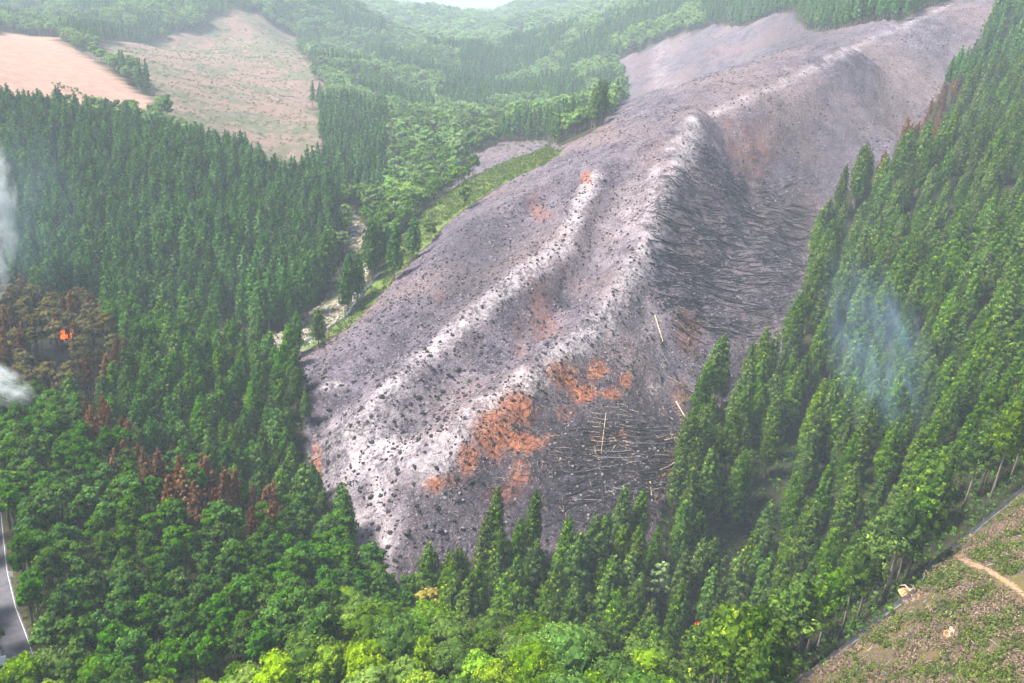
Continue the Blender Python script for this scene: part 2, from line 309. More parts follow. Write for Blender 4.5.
M['asphalt'] = noise_mat('asphalt', (0.075, 0.072, 0.085), (0.12, 0.115, 0.13), 0.8, 0.85, 0.3, 0.2, 0.02)
M['white'] = noise_mat('white_paint', (0.72, 0.72, 0.72), (0.82, 0.82, 0.82), 3.0, 0.5, 0.4, 0.05, 0.01)
M['steel'] = noise_mat('galvanised_steel', (0.3, 0.31, 0.33), (0.45, 0.46, 0.48), 5.0, 0.5, 0.5, 0.05, 0.01)
M['rock'] = noise_mat('pale_rock', (0.22, 0.20, 0.18), (0.48, 0.44, 0.41), 0.9)
M['greyash'] = noise_mat('grey_ash', (0.10, 0.088, 0.10), (0.29, 0.255, 0.275), 1.5)
M['net'] = noise_mat('blue_grey_netting', (0.27, 0.285, 0.33), (0.42, 0.435, 0.49), 1.0)
M['rubber'] = noise_mat('rubber', (0.01, 0.01, 0.01), (0.03, 0.03, 0.03), 4.0)
M['glass'] = noise_mat('dark_glass', (0.02, 0.025, 0.03), (0.03, 0.035, 0.04), 2.0, 0.08, 0.6, 0.0, 0.01)
M['grassleaf'] = leaf_mat('grass_leaf', (0.045, 0.080, 0.014), (0.105, 0.145, 0.026), (0.21, 0.23, 0.05), 0.4)
M['drybrush'] = leaf_mat('dry_brush', (0.10, 0.07, 0.045), (0.26, 0.19, 0.13), (0.42, 0.32, 0.24), 0.3)
M['understory'] = leaf_mat('understory_foliage', (0.03, 0.075, 0.012), (0.07, 0.15, 0.02), (0.13, 0.23, 0.03), 0.35)
M['water'] = NT('stream_water').m
_g = NT("clear_stream_water"); _g.bsdf((0.05, 0.08, 0.095), 0.25, 0.5, _g.noise(3.0), 0.2, 0.05); M['water'] = _g.m
_g = NT('flame'); _e = _g.n('ShaderNodeEmission'); _n = _g.noise(2.5, 3, 0.6, _g.coord())
_g.put(_e.inputs[0], _g.mix(_g.step(_n, 0.35, 0.65), (1.0, 0.03, 0.005), (1.0, 0.16, 0.02))); _e.inputs[1].default_value = 1.3
_g.t.links.new(_e.outputs[0], _g.out.inputs['Surface']); M['flame'] = _g.m
# ground
def ground_material():
    g = NT('ground'); co = g.coord()
    big = g.noise(0.02, 4, 0.6, co); mid = g.noise(0.12, 5, 0.65, co); fine = g.noise(0.7, 5, 0.7, co); tiny = g.noise(2.4, 3, 0.7, co)
    floor = g.mix(g.step(mid, 0.35, 0.65), (0.022, 0.026, 0.012), (0.045, 0.045, 0.02)); floor = g.mix(g.step(fine, 0.55, 0.75), floor, (0.07, 0.055, 0.03))
    # burnt ground: char, lilac-grey ash, white ash, orange subsoil
    nn = g.noise(0.33, 5, 0.7, co)
    b = g.mix(g.step(mid, 0.36, 0.64), (0.066, 0.055, 0.073), (0.150, 0.124, 0.156)); b = g.mix(g.math('MULTIPLY', g.step(big, 0.42, 0.62), 0.7), b, (0.19, 0.135, 0.13)); b = g.mix(g.math('MULTIPLY', g.step(fine, 0.46, 0.58), 0.65), b, (0.055, 0.046, 0.054)); b = g.mix(g.math('MULTIPLY', g.step(g.noise(1.1, 4, 0.75, co), 0.54, 0.64), 0.6), b, (0.36, 0.31, 0.34))
    ch = g.math('MULTIPLY', g.attr('charred'), g.math('ADD', 0.2, g.math('MULTIPLY', nn, 1.6))); b = g.mix(g.math('MULTIPLY', g.step(ch, 0.1, 0.7), 0.93), b, g.mix(g.step(fine, 0.45, 0.65), (0.035, 0.030, 0.038), (0.10, 0.085, 0.098)))
    a = g.math('MULTIPLY', g.attr('ash'), g.math('ADD', -1.15, g.math('ADD', g.math('MULTIPLY', fine, 2.2), g.math('MULTIPLY', mid, 1.5)))); b = g.mix(g.math('MULTIPLY', g.step(a, 0.15, 0.85), 0.85), b, (0.52, 0.455, 0.46))
    s = g.math('MULTIPLY', g.attr('soil'), g.math('ADD', -0.1, g.math('ADD', g.math('MULTIPLY', nn, 1.6), g.math('MULTIPLY', fine, 0.6))))
    b = g.mix(g.math('MULTIPLY', g.step(s, 0.22, 0.85), 0.82), b, g.mix(g.step(fine, 0.4, 0.65), (0.22, 0.068, 0.030), (0.48, 0.185, 0.085)))
    b = g.mix(g.math('MULTIPLY', g.step(tiny, 0.55, 0.7), 0.5), b, (0.045, 0.037, 0.042))
    col = g.mix(g.attr('burnt'), floor, b)
    gr = g.mix(g.step(fine, 0.35, 0.65), (0.075, 0.12, 0.028), (0.15, 0.20, 0.05)); col = g.mix(g.attr('grass'), col, gr)
    gv = g.mix(g.step(fine, 0.4, 0.62), (0.13, 0.10, 0.06), (0.40, 0.35, 0.29)); gv = g.mix(g.step(mid, 0.5, 0.65), gv, (0.10, 0.15, 0.04)); col = g.mix(g.attr('gravel'), col, gv)
    cl = g.mix(g.step(mid, 0.42, 0.6), (0.07, 0.072, 0.018), (0.13, 0.115, 0.03)); cl = g.mix(g.step(fine, 0.44, 0.6), cl, (0.125, 0.083, 0.06)); cl = g.mix(g.step(tiny, 0.56, 0.75), cl, (0.27, 0.20, 0.165))
    tk = g.math('ADD', g.attr('track'), g.math('MULTIPLY', g.math('SUBTRACT', tiny, 0.5), 0.8)); cl = g.mix(g.step(tk, 0.4, 0.7), cl, g.mix(fine, (0.30, 0.165, 0.09), (0.46, 0.28, 0.17)))
    col = g.mix(g.attr('clearcut'), col, cl)
    mo = g.mix(g.step(mid, 0.3, 0.7), (0.28, 0.17, 0.125), (0.36, 0.23, 0.18)); mo = g.mix(g.step(fine, 0.5, 0.8), mo, (0.47, 0.31, 0.245)); col = g.mix(g.attr('mound'), col, mo)
    cu = g.mix(g.step(big, 0.40, 0.62), (0.10, 0.105, 0.065), (0.20, 0.13, 0.11)); cu = g.mix(g.math('MULTIPLY', g.step(mid, 0.5, 0.66), 0.8), cu, (0.28, 0.17, 0.15)); cu = g.mix(g.math('MULTIPLY', g.step(fine, 0.5, 0.65), 0.6), cu, (0.12, 0.15, 0.06)); col = g.mix(g.attr('cut'), col, cu)
    sc = g.mix(fine, (0.008, 0.007, 0.008), (0.03, 0.026, 0.028)); col = g.mix(g.step(g.attr('scorch'), 0.3, 0.6), col, sc)
    ve = g.mix(fine, (0.07, 0.07, 0.03), (0.17, 0.14, 0.08)); col = g.mix(g.math('MULTIPLY', g.attr('verge'), 0.8), col, ve)
    g.bsdf(col, 0.95, 0.1, g.math('ADD', fine, g.math('MULTIPLY', tiny, 0.5)), 0.9, 1.0); return g.m
M['ground'] = ground_material()
# ---------------------------------------------------------------- helpers
def mesh(name, V, Fc, mats, smooth=False, midx=None, tint=None):
    me = bpy.data.meshes.new(name); me.from_pydata([tuple(map(float, v)) for v in V], [], [tuple(map(int, f)) for f in Fc])
    for m in (mats if isinstance(mats, (list, tuple)) else [mats]): me.materials.append(m)
    if midx is not None: me.polygons.foreach_set('material_index', np.asarray(midx, np.int32))
    if smooth: me.polygons.foreach_set('use_smooth', np.ones(len(me.polygons), bool))
    if tint is not None:
        a = me.attributes.new('tint', 'FLOAT', 'FACE'); a.data.foreach_set('value', np.asarray(tint, np.float32))
    me.update(); return me
def link(name, data, parent=None, loc=None, rot=None, scale=None):
    o = bpy.data.objects.new(name, data); COL.objects.link(o); o.parent = parent
    if loc is not None: o.location = tuple(map(float, loc))
    if rot is not None: o.rotation_euler = tuple(map(float, rot))
    if scale is not None: o.scale = tuple(map(float, scale)) if not np.isscalar(scale) else (scale,) * 3
    return o
def tag(o, label=None, cat=None, group=None, kind=None):
    if label: o['label'] = label
    if cat: o['category'] = cat
    if group: o['group'] = group
    if kind: o['kind'] = kind
    return o
def tube(P, R, n=7, cap=True):
    """verts and faces of a tube along points P with radii R"""
    P = np.asarray(P, float); V = []; Fc = []
    for i in range(len(P)):
        d = P[min(i + 1, len(P) - 1)] - P[max(i - 1, 0)]; d = d / (np.linalg.norm(d) + 1e-9)
        a = np.cross(d, [0.31, 0.87, 0.38]); a /= np.linalg.norm(a) + 1e-9; b = np.cross(d, a)
        for k in range(n):
            q = 2 * math.pi * k / n; V.append(P[i] + R[i] * (a * math.cos(q) + b * math.sin(q)))
    for i in range(len(P) - 1):
        for k in range(n):
            Fc.append((i * n + k, i * n + (k + 1) % n, (i + 1) * n + (k + 1) % n, (i + 1) * n + k))
    if cap: Fc.append(tuple(range(n - 1, -1, -1))); Fc.append(tuple((len(P) - 1) * n + k for k in range(n)))
    return V, Fc
def join(parts):
    V = []; Fc = []
    for v, f in parts:
        k = len(V); V += list(v); Fc += [tuple(i + k for i in q) for q in f]
    return V, Fc
def box(x0, x1, y0, y1, z0, z1):
    V = [(x, y, z) for z in (z0, z1) for y in (y0, y1) for x in (x0, x1)]
    return V, [(0, 2, 3, 1), (4, 5, 7, 6), (0, 1, 5, 4), (2, 6, 7, 3), (0, 4, 6, 2), (1, 3, 7, 5)]
# ---------------------------------------------------------------- ground
ny, nx = ZZ.shape
me = bpy.data.meshes.new('ground'); nv = nx * ny; nf = (nx - 1) * (ny - 1)
me.vertices.add(nv); me.vertices.foreach_set('co', np.stack([XX, YY, ZZ], -1).astype(np.float32).ravel())
ii = (np.arange(ny - 1)[:, None] * nx + np.arange(nx - 1)[None, :]).ravel()
quad = np.stack([ii, ii + 1, ii + nx + 1, ii + nx], -1).astype(np.int32)
me.loops.add(nf * 4); me.loops.foreach_set('vertex_index', quad.ravel())
me.polygons.add(nf); me.polygons.foreach_set('loop_start', np.arange(0, nf * 4, 4, dtype=np.int32)); me.polygons.foreach_set('loop_total', np.full(nf, 4, np.int32)); me.polygons.foreach_set('use_smooth', np.ones(nf, bool))
me.update(calc_edges=True)
for nm, A in (('burnt', A_BURNT), ('grass', A_GRASS), ('gravel', A_GRAVEL), ('clearcut', A_CLEAR), ('mound', A_MOUND), ('cut', A_CUT), ('soil', A_SOIL), ('charred', A_CHAR), ('ash', A_ASH), ('scorch', A_SCORCH), ('track', A_TRACK), ('verge', A_VERGE)):
    at = me.attributes.new(nm, 'FLOAT', 'POINT'); at.data.foreach_set('value', A.astype(np.float32).ravel())
me.materials.append(M['ground']); tag(link('terrain', me), kind='structure')
def ribbon(P, wid, lift, off=0.0):
    P = np.asarray(P, float); d = np.gradient(P[:, :2], axis=0); d /= np.linalg.norm(d, axis=1, keepdims=True); n = np.stack([-d[:, 1], d[:, 0]], -1)
    V = []; Fc = []; K = 4
    for i in range(len(P)):
        for k in range(K + 1):
            q = P[i, :2] + n[i] * (off + wid * (k / K - 0.5)); V.append((q[0], q[1], max(hgt(q[0], q[1]), P[i, 2]) + lift))
    for i in range(len(P) - 1):
        for k in range(K): a = i * (K + 1) + k; Fc.append((a, a + K + 1, a + K + 2, a + 1))
    return V, Fc
tag(link('road', mesh('road', *ribbon(ROAD, 5.6, 0.08), M['asphalt'])), kind='structure')
for off in (-2.45, 2.45):
    tag(link('road_edge_line', mesh('road_edge_line', *ribbon(ROAD, 0.08, 0.086, off), M['white'])), kind='structure')
tag(link('stream', mesh('stream', *ribbon(STREAM, 1.0, 0.10), M['water'])), kind='structure')
# ---------------------------------------------------------------- foliage
def unit(n, rng):
    d = rng.normal(size=(n, 3)); return d / np.linalg.norm(d, axis=1, keepdims=True)
def leaf_quads(C, N, size, rng, aspect=0.6, jit=0.55):
    N = N + jit * unit(len(C), rng); N /= np.linalg.norm(N, axis=1, keepdims=True)
    T = np.cross(N, unit(len(C), rng)); T /= np.linalg.norm(T, axis=1, keepdims=True); B = np.cross(N, T)
    s = size * rng.uniform(0.65, 1.35, (len(C), 1)); a = T * s; b = B * s * aspect
    V = np.stack([C - a, C - b * 0.9, C + a, C + b], 1).reshape(-1, 3)
    return V, np.arange(len(C) * 4).reshape(-1, 4)
def lobes_to_leaves(L, per, size, rng, up=0.35, aspect=0.6, jit=0.32):
    """L: centre xyz, radius; leaves over the outer and upper side of each lobe"""
    C = []; N = []; T = []
    for (x, y, z, r) in L:
        d = unit(per, rng); d[:, 2] += up; o = np.array([x, y, 0.0]); n = np.linalg.norm(o)
        if n > 0.2: d += 0.55 * o / n
        d /= np.linalg.norm(d, axis=1, keepdims=True)
        C.append(np.array([x, y, z]) + d * r * rng.uniform(0.7, 1.08, (per, 1))); N.append(d)
        T.append(np.clip(rng.uniform(0, 1) * 0.45 + rng.uniform(0, 0.62, per), 0, 1))
    V, Fc = leaf_quads(np.vstack(C), np.vstack(N), size, rng, aspect, jit)
    return V, Fc, np.concatenate(T)
def hull(prof, z0, z1, k, rng, nz=7, na=8):
    V = []; Fc = []
    for i in range(nz):
        s = i / (nz - 1)
        for a in range(na):
            q = 2 * math.pi * (a + 0.5 * (i % 2)) / na; r = max(prof(s), 0.05) * k * rng.uniform(0.85, 1.1); V.append((r * math.cos(q), r * math.sin(q), z0 + (z1 - z0) * s))
    for i in range(nz - 1):
        for a in range(na): Fc.append((i * na + a, i * na + (a + 1) % na, (i + 1) * na + (a + 1) % na, (i + 1) * na + a))
    return np.array(V), Fc
ICO = []
def ico():
    if not ICO:
        import bmesh
        b = bmesh.new(); bmesh.ops.create_icosphere(b, subdivisions=2, radius=1.0); b.verts.index_update()
        ICO.append((np.array([v.co[:] for v in b.verts]), [tuple(v.index for v in f.verts) for f in b.faces])); b.free()
    return ICO[0]
def trunk_geo(H, r0, rng, branches=5, zb=0.3, lean=0.02):
    P = [np.array([lean * H * math.sin(s * 2.1) * 0.5, lean * H * s, H * s - (0.6 if s == 0 else 0)]) for s in np.linspace(0, 1, 6)]
    parts = [tube(P, [r0 * 1.25 if i == 0 else r0 * (1 - 0.88 * i / 5) for i in range(6)], 6)]
    for k in range(branches):
        z = H * rng.uniform(zb, 0.85); q = rng.uniform(0, 6.28); L = rng.uniform(0.6, 1.8) * (1.1 - z / H)
        a = np.array([0, 0, z]); parts.append(tube([a, a + np.array([math.cos(q) * L, math.sin(q) * L, L * 0.15])], [r0 * 0.22, r0 * 0.06], 4))
    return join(parts)
def conifer(seed, H=19.0, zc=0.32, R=2.5, nl=62, per=15, size=0.40, shape=1.7, ragged=0.16, leafy=True):
    rng = np.random.default_rng(seed); z0 = H * zc; z1 = H
    prof = lambda s: R * max(1 - s ** shape, 0) ** 0.62 * (0.62 + 0.38 * min(1, s * 3.2))
    L = []
    for i in range(nl):
        s = 1 - ((i + 0.5) / nl) ** 0.62; q = i * 2.39996 + rng.normal() * 0.3; r = prof(s) * (0.80 + ragged * rng.normal()); lr = (0.48 + 0.26 * (1 - s)) * R / 2.5 * rng.uniform(0.8, 1.35)
        L.append((r * math.cos(q), r * math.sin(q), z0 + (z1 - z0) * s * 0.975 - 0.12 * r + rng.normal() * 0.2, lr))
    L.append((0, 0, z1 - 0.35, 0.35))
    V, Fc, T = lobes_to_leaves(L, per, size, rng, 0.35)
    hv, hf = hull(prof, z0 + 0.6, z1 - 0.5, 0.70, rng)
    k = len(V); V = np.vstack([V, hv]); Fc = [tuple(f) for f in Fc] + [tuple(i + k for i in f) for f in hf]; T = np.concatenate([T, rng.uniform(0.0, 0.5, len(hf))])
    return (V, Fc, T), trunk_geo(H * 0.96, 0.024 * H ** 0.9 * 0.75, rng, 7, max(zc - 0.15, 0.15), 0.012)
def roundtree(seed, H=12.0, R=3.2, zc=0.35, nbig=9, nsub=11, per=11, size=0.30, flat=0.8):
    rng = np.random.default_rng(seed); L = []; big = []
    cz = H * (zc + 1) / 2; hz = H * (1 - zc) / 2
    for i in range(nbig):
        s = (i + 0.5) / nbig; el = math.asin(1 - 1.45 * s); q = i * 2.39996 + rng.normal() * 0.35; br = R * rng.uniform(0.36, 0.52)
        c = np.array([(R - br * 0.8) * math.cos(el) * math.cos(q), (R - br * 0.8) * math.cos(el) * math.sin(q), cz + (hz - br * 0.75) * math.sin(el) + rng.normal() * 0.25]); big.append((c, br))
    big.append((np.array([0, 0, cz]), R * 0.6))
    for c, br in big:
        d = unit(nsub, rng); d[:, 2] = np.abs(d[:, 2]) * 1.1 - 0.25; d /= np.linalg.norm(d, axis=1, keepdims=True)
        for e in d:
            p = c + e * br * rng.uniform(0.75, 1.0) * np.array([1, 1, flat]); L.append((*p, br * rng.uniform(0.26, 0.42)))
    V, Fc, T = lobes_to_leaves(L, per, size, rng, 0.45)
    iv, jf = ico(); Fc = [tuple(f) for f in Fc]; VV_ = [V]; k = len(V); TT = [T]
    for c, br in big:
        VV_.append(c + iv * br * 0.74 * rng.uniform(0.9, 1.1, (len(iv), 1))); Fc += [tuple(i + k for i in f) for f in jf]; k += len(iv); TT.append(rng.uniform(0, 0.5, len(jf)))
    parts = [tube([(0, 0, -0.6), (0.1, 0.05, H * zc), (0, 0.1, H * 0.7)], [0.022 * H, 0.016 * H, 0.006 * H], 6)]
    for c, br in big[:6]: parts.append(tube([(0.1, 0.05, H * zc * rng.uniform(0.7, 1.1)), c * [0.55, 0.55, 0.9], c], [0.009 * H, 0.006 * H, 0.003 * H], 4))
    return (np.vstack(VV_), Fc, np.concatenate(TT)), join(parts)
def whorled(seed, H=13.0, R=3.2):
    """open-crowned pine: a bare stem with tiers of upswept needle pads"""
    rng = np.random.default_rng(seed); L = []; parts = [tube([(0, 0, -0.6), (0.1, 0, H * 0.5), (0, 0.1, H * 0.97)], [0.2, 0.14, 0.04], 6)]
    for i in range(24):
        s = i / 23; z = H * (0.45 + 0.52 * s); r = R * (1 - 0.75 * s) * rng.uniform(0.7, 1.05); q = i * 2.39996
        e = np.array([r * math.cos(q), r * math.sin(q), z + 0.25 * r]); parts.append(tube([(0, 0, z), e * [0.6, 0.6, 1] - [0, 0, 0.1], e], [0.07, 0.05, 0.02], 4))
        for k in (0.55, 0.8, 1.0): L.append((e[0] * k, e[1] * k, z + 0.25 * r * k, 0.5 * rng.uniform(0.8, 1.2)))
    L.append((0, 0, H, 0.4)); V, Fc, T = lobes_to_leaves(L, 16, 0.26, rng, 0.5)
    return (V, [tuple(f) for f in Fc], T), join(parts)
def proto(gen, leafm, barkm):
    (V, Fc, T), (tv, tf) = gen
    crown = mesh('crown', V, Fc, leafm, tint=T); trunk = mesh('trunk', tv, tf, barkm, smooth=True)
    k = len(V); both = mesh('tree', list(V) + list(tv), list(Fc) + [tuple(i + k for i in f) for f in tf], [leafm, barkm], midx=[0] * len(Fc) + [1] * len(tf), tint=np.concatenate([T, np.zeros(len(tf))]))
    return trunk, crown, both
PR = {}
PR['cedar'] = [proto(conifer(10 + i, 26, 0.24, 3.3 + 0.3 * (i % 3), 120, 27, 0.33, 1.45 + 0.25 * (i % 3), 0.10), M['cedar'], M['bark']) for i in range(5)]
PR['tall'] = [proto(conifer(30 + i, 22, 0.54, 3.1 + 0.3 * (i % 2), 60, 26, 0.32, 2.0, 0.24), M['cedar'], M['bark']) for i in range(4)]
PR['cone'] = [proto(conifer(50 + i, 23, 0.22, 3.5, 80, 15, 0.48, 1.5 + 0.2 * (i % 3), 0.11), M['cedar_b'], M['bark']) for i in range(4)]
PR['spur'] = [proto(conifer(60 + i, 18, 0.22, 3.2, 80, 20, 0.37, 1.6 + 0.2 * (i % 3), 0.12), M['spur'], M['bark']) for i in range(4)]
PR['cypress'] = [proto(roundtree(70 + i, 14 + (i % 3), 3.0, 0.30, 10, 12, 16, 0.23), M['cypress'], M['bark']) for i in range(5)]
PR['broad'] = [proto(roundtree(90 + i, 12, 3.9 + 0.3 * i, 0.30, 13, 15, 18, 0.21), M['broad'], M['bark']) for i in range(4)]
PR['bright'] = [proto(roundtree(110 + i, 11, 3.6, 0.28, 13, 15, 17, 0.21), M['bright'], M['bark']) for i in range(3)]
PR['olive'] = [proto(roundtree(120 + i, 11, 3.4, 0.30, 10, 11, 12, 0.27), M['olive'], M['bark']) for i in range(2)]
PR['yellow'] = [proto(roundtree(130, 10, 3.0, 0.35, 10, 10, 11, 0.26), M['yellow'], M['bark'])]
PR['pale'] = [proto(whorled(140), M['pale'], M['bark'])]
PR['scorch'] = [proto(conifer(150 + i, 16, 0.30, 2.3, 44, 13, 0.38, 1.4, 0.25), M['scorch'], M['darkbark']) for i in range(3)]
PR['scorch_olive'] = [proto(roundtree(160 + i, 13, 2.9, 0.38, 8, 9, 10, 0.32), M['scorch_olive'], M['darkbark']) for i in range(3)]
PR['farcone'] = [proto(conifer(170 + i, 20, 0.22, 3.0, 26, 9, 0.75, 1.5), M['cedar_b'], M['bark']) for i in range(3)]
PR['farround'] = [proto(roundtree(180 + i, 13, 4.2, 0.2, 8, 6, 8, 0.62), M['far'], M['bark']) for i in range(3)]
PR['farbright'] = [proto(roundtree(190 + i, 11, 3.6, 0.2, 8, 6, 8, 0.55), M['broad'], M['bark']) for i in range(2)]
def bush(seed, H, R, n, per, size, m):
    rng = np.random.default_rng(seed); L = [(rng.normal() * R * 0.5, rng.normal() * R * 0.5, H * rng.uniform(0.15, 0.8), R * 0.35) for _ in range(n)]
    V, Fc, T = lobes_to_leaves(L, per, size, rng, 0.6); return mesh('bush', V, Fc, m, tint=T)
BUSH = [bush(200 + i, 1.2, 1.3, 7, 10, 0.22, M['understory']) for i in range(4)]
TUFT = [bush(210 + i, 0.7, 0.75, 7, 9, 0.13, M['grassleaf']) for i in range(4)] + [bush(220 + i, 0.45, 0.8, 6, 8, 0.11, M['drybrush']) for i in range(2)]
# scattered stuff: points with their own turn and size, one of several shapes on each
def scatter(name, P, rotz, scl, pick, meshes, label, cat, tilt=None):
    P = np.asarray(P, float); n = len(P)
    if not n: return None
    me = bpy.data.meshes.new(name); me.vertices.add(n); me.vertices.foreach_set('co', P.astype(np.float32).ravel())
    R = np.zeros((n, 3), np.float32); R[:, 2] = rotz
    if tilt is not None: R[:, :2] = tilt
    a = me.attributes.new('turn', 'FLOAT_VECTOR', 'POINT'); a.data.foreach_set('vector', R.ravel())
    sc = np.asarray(scl, np.float32); sc = np.repeat(sc[:, None], 3, 1) if sc.ndim == 1 else sc
    a = me.attributes.new('size', 'FLOAT_VECTOR', 'POINT'); a.data.foreach_set('vector', sc.ravel())
    a = me.attributes.new('pick', 'INT', 'POINT'); a.data.foreach_set('value', np.asarray(pick, np.int32))
    o = link(name, me); tag(o, label, cat, kind='stuff')
    t = bpy.data.node_groups.new(name, 'GeometryNodeTree'); t.interface.new_socket('Geometry', in_out='INPUT', socket_type='NodeSocketGeometry'); t.interface.new_socket('Geometry', in_out='OUTPUT', socket_type='NodeSocketGeometry')
    gi = t.nodes.new('NodeGroupInput'); go = t.nodes.new('NodeGroupOutput'); ip = t.nodes.new('GeometryNodeInstanceOnPoints'); gti = t.nodes.new('GeometryNodeGeometryToInstance')
    for m in reversed(meshes):
        ob = bpy.data.objects.new(name + '_shape', m); oi = t.nodes.new('GeometryNodeObjectInfo'); oi.inputs['Object'].default_value = ob; t.links.new(oi.outputs['Geometry'], gti.inputs[0])
    def na(nm, ty): q = t.nodes.new('GeometryNodeInputNamedAttribute'); q.data_type = ty; q.inputs[0].default_value = nm; return q.outputs['Attribute']
    t.links.new(gi.outputs[0], ip.inputs['Points']); t.links.new(gti.outputs[0], ip.inputs['Instance']); ip.inputs['Pick Instance'].default_value = True
    t.links.new(na('pick', 'INT'), ip.inputs['Instance Index'])
    e2r = t.nodes.new('FunctionNodeEulerToRotation'); t.links.new(na('turn', 'FLOAT_VECTOR'), e2r.inputs[0]); t.links.new(e2r.outputs[0], ip.inputs['Rotation'])
    t.links.new(na('size', 'FLOAT_VECTOR'), ip.inputs['Scale']); t.links.new(ip.outputs[0], go.inputs[0])
    md = o.modifiers.new('scatter', 'NODES'); md.node_group = t; return o
def hexgrid(x0, x1, y0, y1, s, jit=0.33):
    ys = np.arange(y0, y1, s * 0.866); X = []; Y = []
    for k, y in enumerate(ys):
        xs = np.arange(x0 + (k % 2) * s / 2, x1, s); X.append(xs); Y.append(np.full(len(xs), y))
    X = np.concatenate(X); Y = np.concatenate(Y)
    return X + RNG.normal(0, jit * s / 2, len(X)), Y + RNG.normal(0, jit * s / 2, len(Y))
# ---------------------------------------------------------------- where each tree stands
def openland(X, Y, pad=True):
    r = np.zeros(X.shape, bool)
    for Pz in (Z_BURNT, Z_BURNT2, Z_GRASS, Z_GRAVEL, Z_CLEAR, Z_MOUND): r |= inside(X, Y, Pz)
    r |= inside(*wob(X, Y), Z_CUT)
    return r | (dist_line(X, Y, ROAD) < 3.9)
TREES = []        # x, y, z, u, v, t, kind, height factor, width factor
def plant(s, x0, x1, y0, y1, rule, jit=0.42):
    X, Y = hexgrid(x0, x1, y0, y1, s, jit); Z = hgt(X, Y)
    u, v, t = project(np.stack([X, Y, Z], -1)); m = (t > 40) & (u > -170) & (u < 1190) & (v > -160) & (v < 860) & ~openland(X, Y)
    for x, y, z, uu, vv, tt in zip(X[m], Y[m], Z[m], u[m], v[m], t[m]):
        k = rule(x, y, uu, vv, tt)
        if k: TREES.append((x, y, z, uu, vv, tt, k))
_TU = [(-200, 262), (0, 258), (90, 256), (185, 230), (280, 236), (340, 232), (420, 222)]
def tb(u): return np.interp(u, [a for a, b in _TU], [b for a, b in _TU])
def is_fore(u, v, t): return t < 204 and u < 668 and not (u < 330 and t > 158 + (330 - u) * -0.02)
def is_low(u, v, t): return u < 420 and t < tb(u)
_ST = np.array([(88, 392), (110, 415), (140, 440), (170, 458), (200, 468), (230, 480), (262, 492), (292, 506)], float)
def in_strip(u, v):
    k = np.interp(u, _ST[:, 0], _ST[:, 1]); return 85 < u < 296 and abs(v - 48 - k) < np.interp(u, [85, 200, 296], [26, 19, 13]) and RNG.random() < 0.8
def hollow(u, v):
    return ((u - 55) / 62) ** 2 + ((v - 378) / 38) ** 2
FD = pline([(770,712),(800,683),(850,645),(886,614),(905,601),(921,589),(924,572),(960,543),(1024,490),(1070,452)], 60)
LANE = pline([(797,430),(790,450),(775,480),(745,560),(715,615)], 60)
_be = np.vstack([Z_BURNT, Z_BURNT[:1]]); BEDGE = np.vstack([a + (b - a) * s for a, b in zip(_be[:-1], _be[1:]) for s in np.linspace(0, 1, 12)])
def r_cedar(x, y, u, v, t):
    if t > 520 or is_fore(u, v, t) or u < 420: return None
    if u < 480 and t > 300: return None
    d = np.hypot(FD[:, 0] - x, FD[:, 1] - y).min()
    if d < 3.0: return None
    if np.hypot(LANE[:, 0] - x, LANE[:, 1] - y).min() < 3.0: return None
    if 870 < u < 965 and t > 400 and np.hypot(BEDGE[:, 0] - x, BEDGE[:, 1] - y).min() < 16: return 'scorch'
    return 'tall' if d < 20 else 'cedar'
def r_low(x, y, u, v, t):
    if not is_low(u, v, t) or is_fore(u, v, t): return None
    h = hollow(u, v)
    if h < 0.3: return None
    if h < 1.5: return 'scorch_olive'
    return 'scorch' if in_strip(u, v) else 'cypress'
def r_left(x, y, u, v, t):
    if u >= 420 or is_low(u, v, t) or t > 520: return None
    h = hollow(u, v)
    if h < 0.22: return None
    if h < 1.6 and v > 300 or (u < 105 and 315 < v < 392 and v < 400 - 0.2 * u): return 'scorch_olive' if RNG.random() < 0.7 else 'scorch'
    # the strip of scorched conifers along the hollow
    if in_strip(u, v): return 'scorch'
    if u > 338 and t > 395: return 'farbright' if RNG.random() < 0.75 else 'farround'
    return 'spur' if t < 338 else 'cone'
def r_fore(x, y, u, v, t):
    if not is_fore(u, v, t): return None
    q = fbm(np.array([x / 16]), np.array([y / 16]), 55, 2)[0]; r = RNG.random()
    if u > 430 and t > 165 and r < 0.3: return 'olive'
    if t < 152 and u < 420 and q > -0.3: return 'bright'
    if r < 0.12: return 'bright'
    return 'broad'
def r_far(x, y, u, v, t):
    if t <= 520: return None if not (420 <= u < 480 and 300 < t) else 'farbright'
    if t > 1400: return None
    if u > 385 and u < 500 and t < 760 and v > 118: return 'farbright' if RNG.random() < 0.7 else 'farround'
    if 290 < u < 430 and t < 760 and v > 60: return 'farcone'
    q = fbm(np.array([x / 70]), np.array([y / 70]), 91, 3)[0]
    if u > 700: return 'farcone'
    return 'farcone' if q > 0.12 else ('farbright' if q < -0.28 else 'farround')
def r_vfar(x, y, u, v, t):
    if t <= 1400: return None
    return 'farround'
plant(7.9, 40, 520, 95, 640, r_cedar, 0.8)
plant(6.3, -40, 130, 150, 260, lambda x, y, u, v, t: r_cedar(x, y, u, v, t) if x <= 40 else None, 0.7)
plant(5.7, -260, 20, 90, 290, r_low, 0.6)
plant(6.4, -430, 0, 190, 560, r_left, 0.65)
plant(7.0, -150, 60, 60, 190, r_fore)
plant(7.6, -1000, 900, 300, 1500, r_far)
plant(17, -2500, 2500, 1250, 3600, r_vfar)
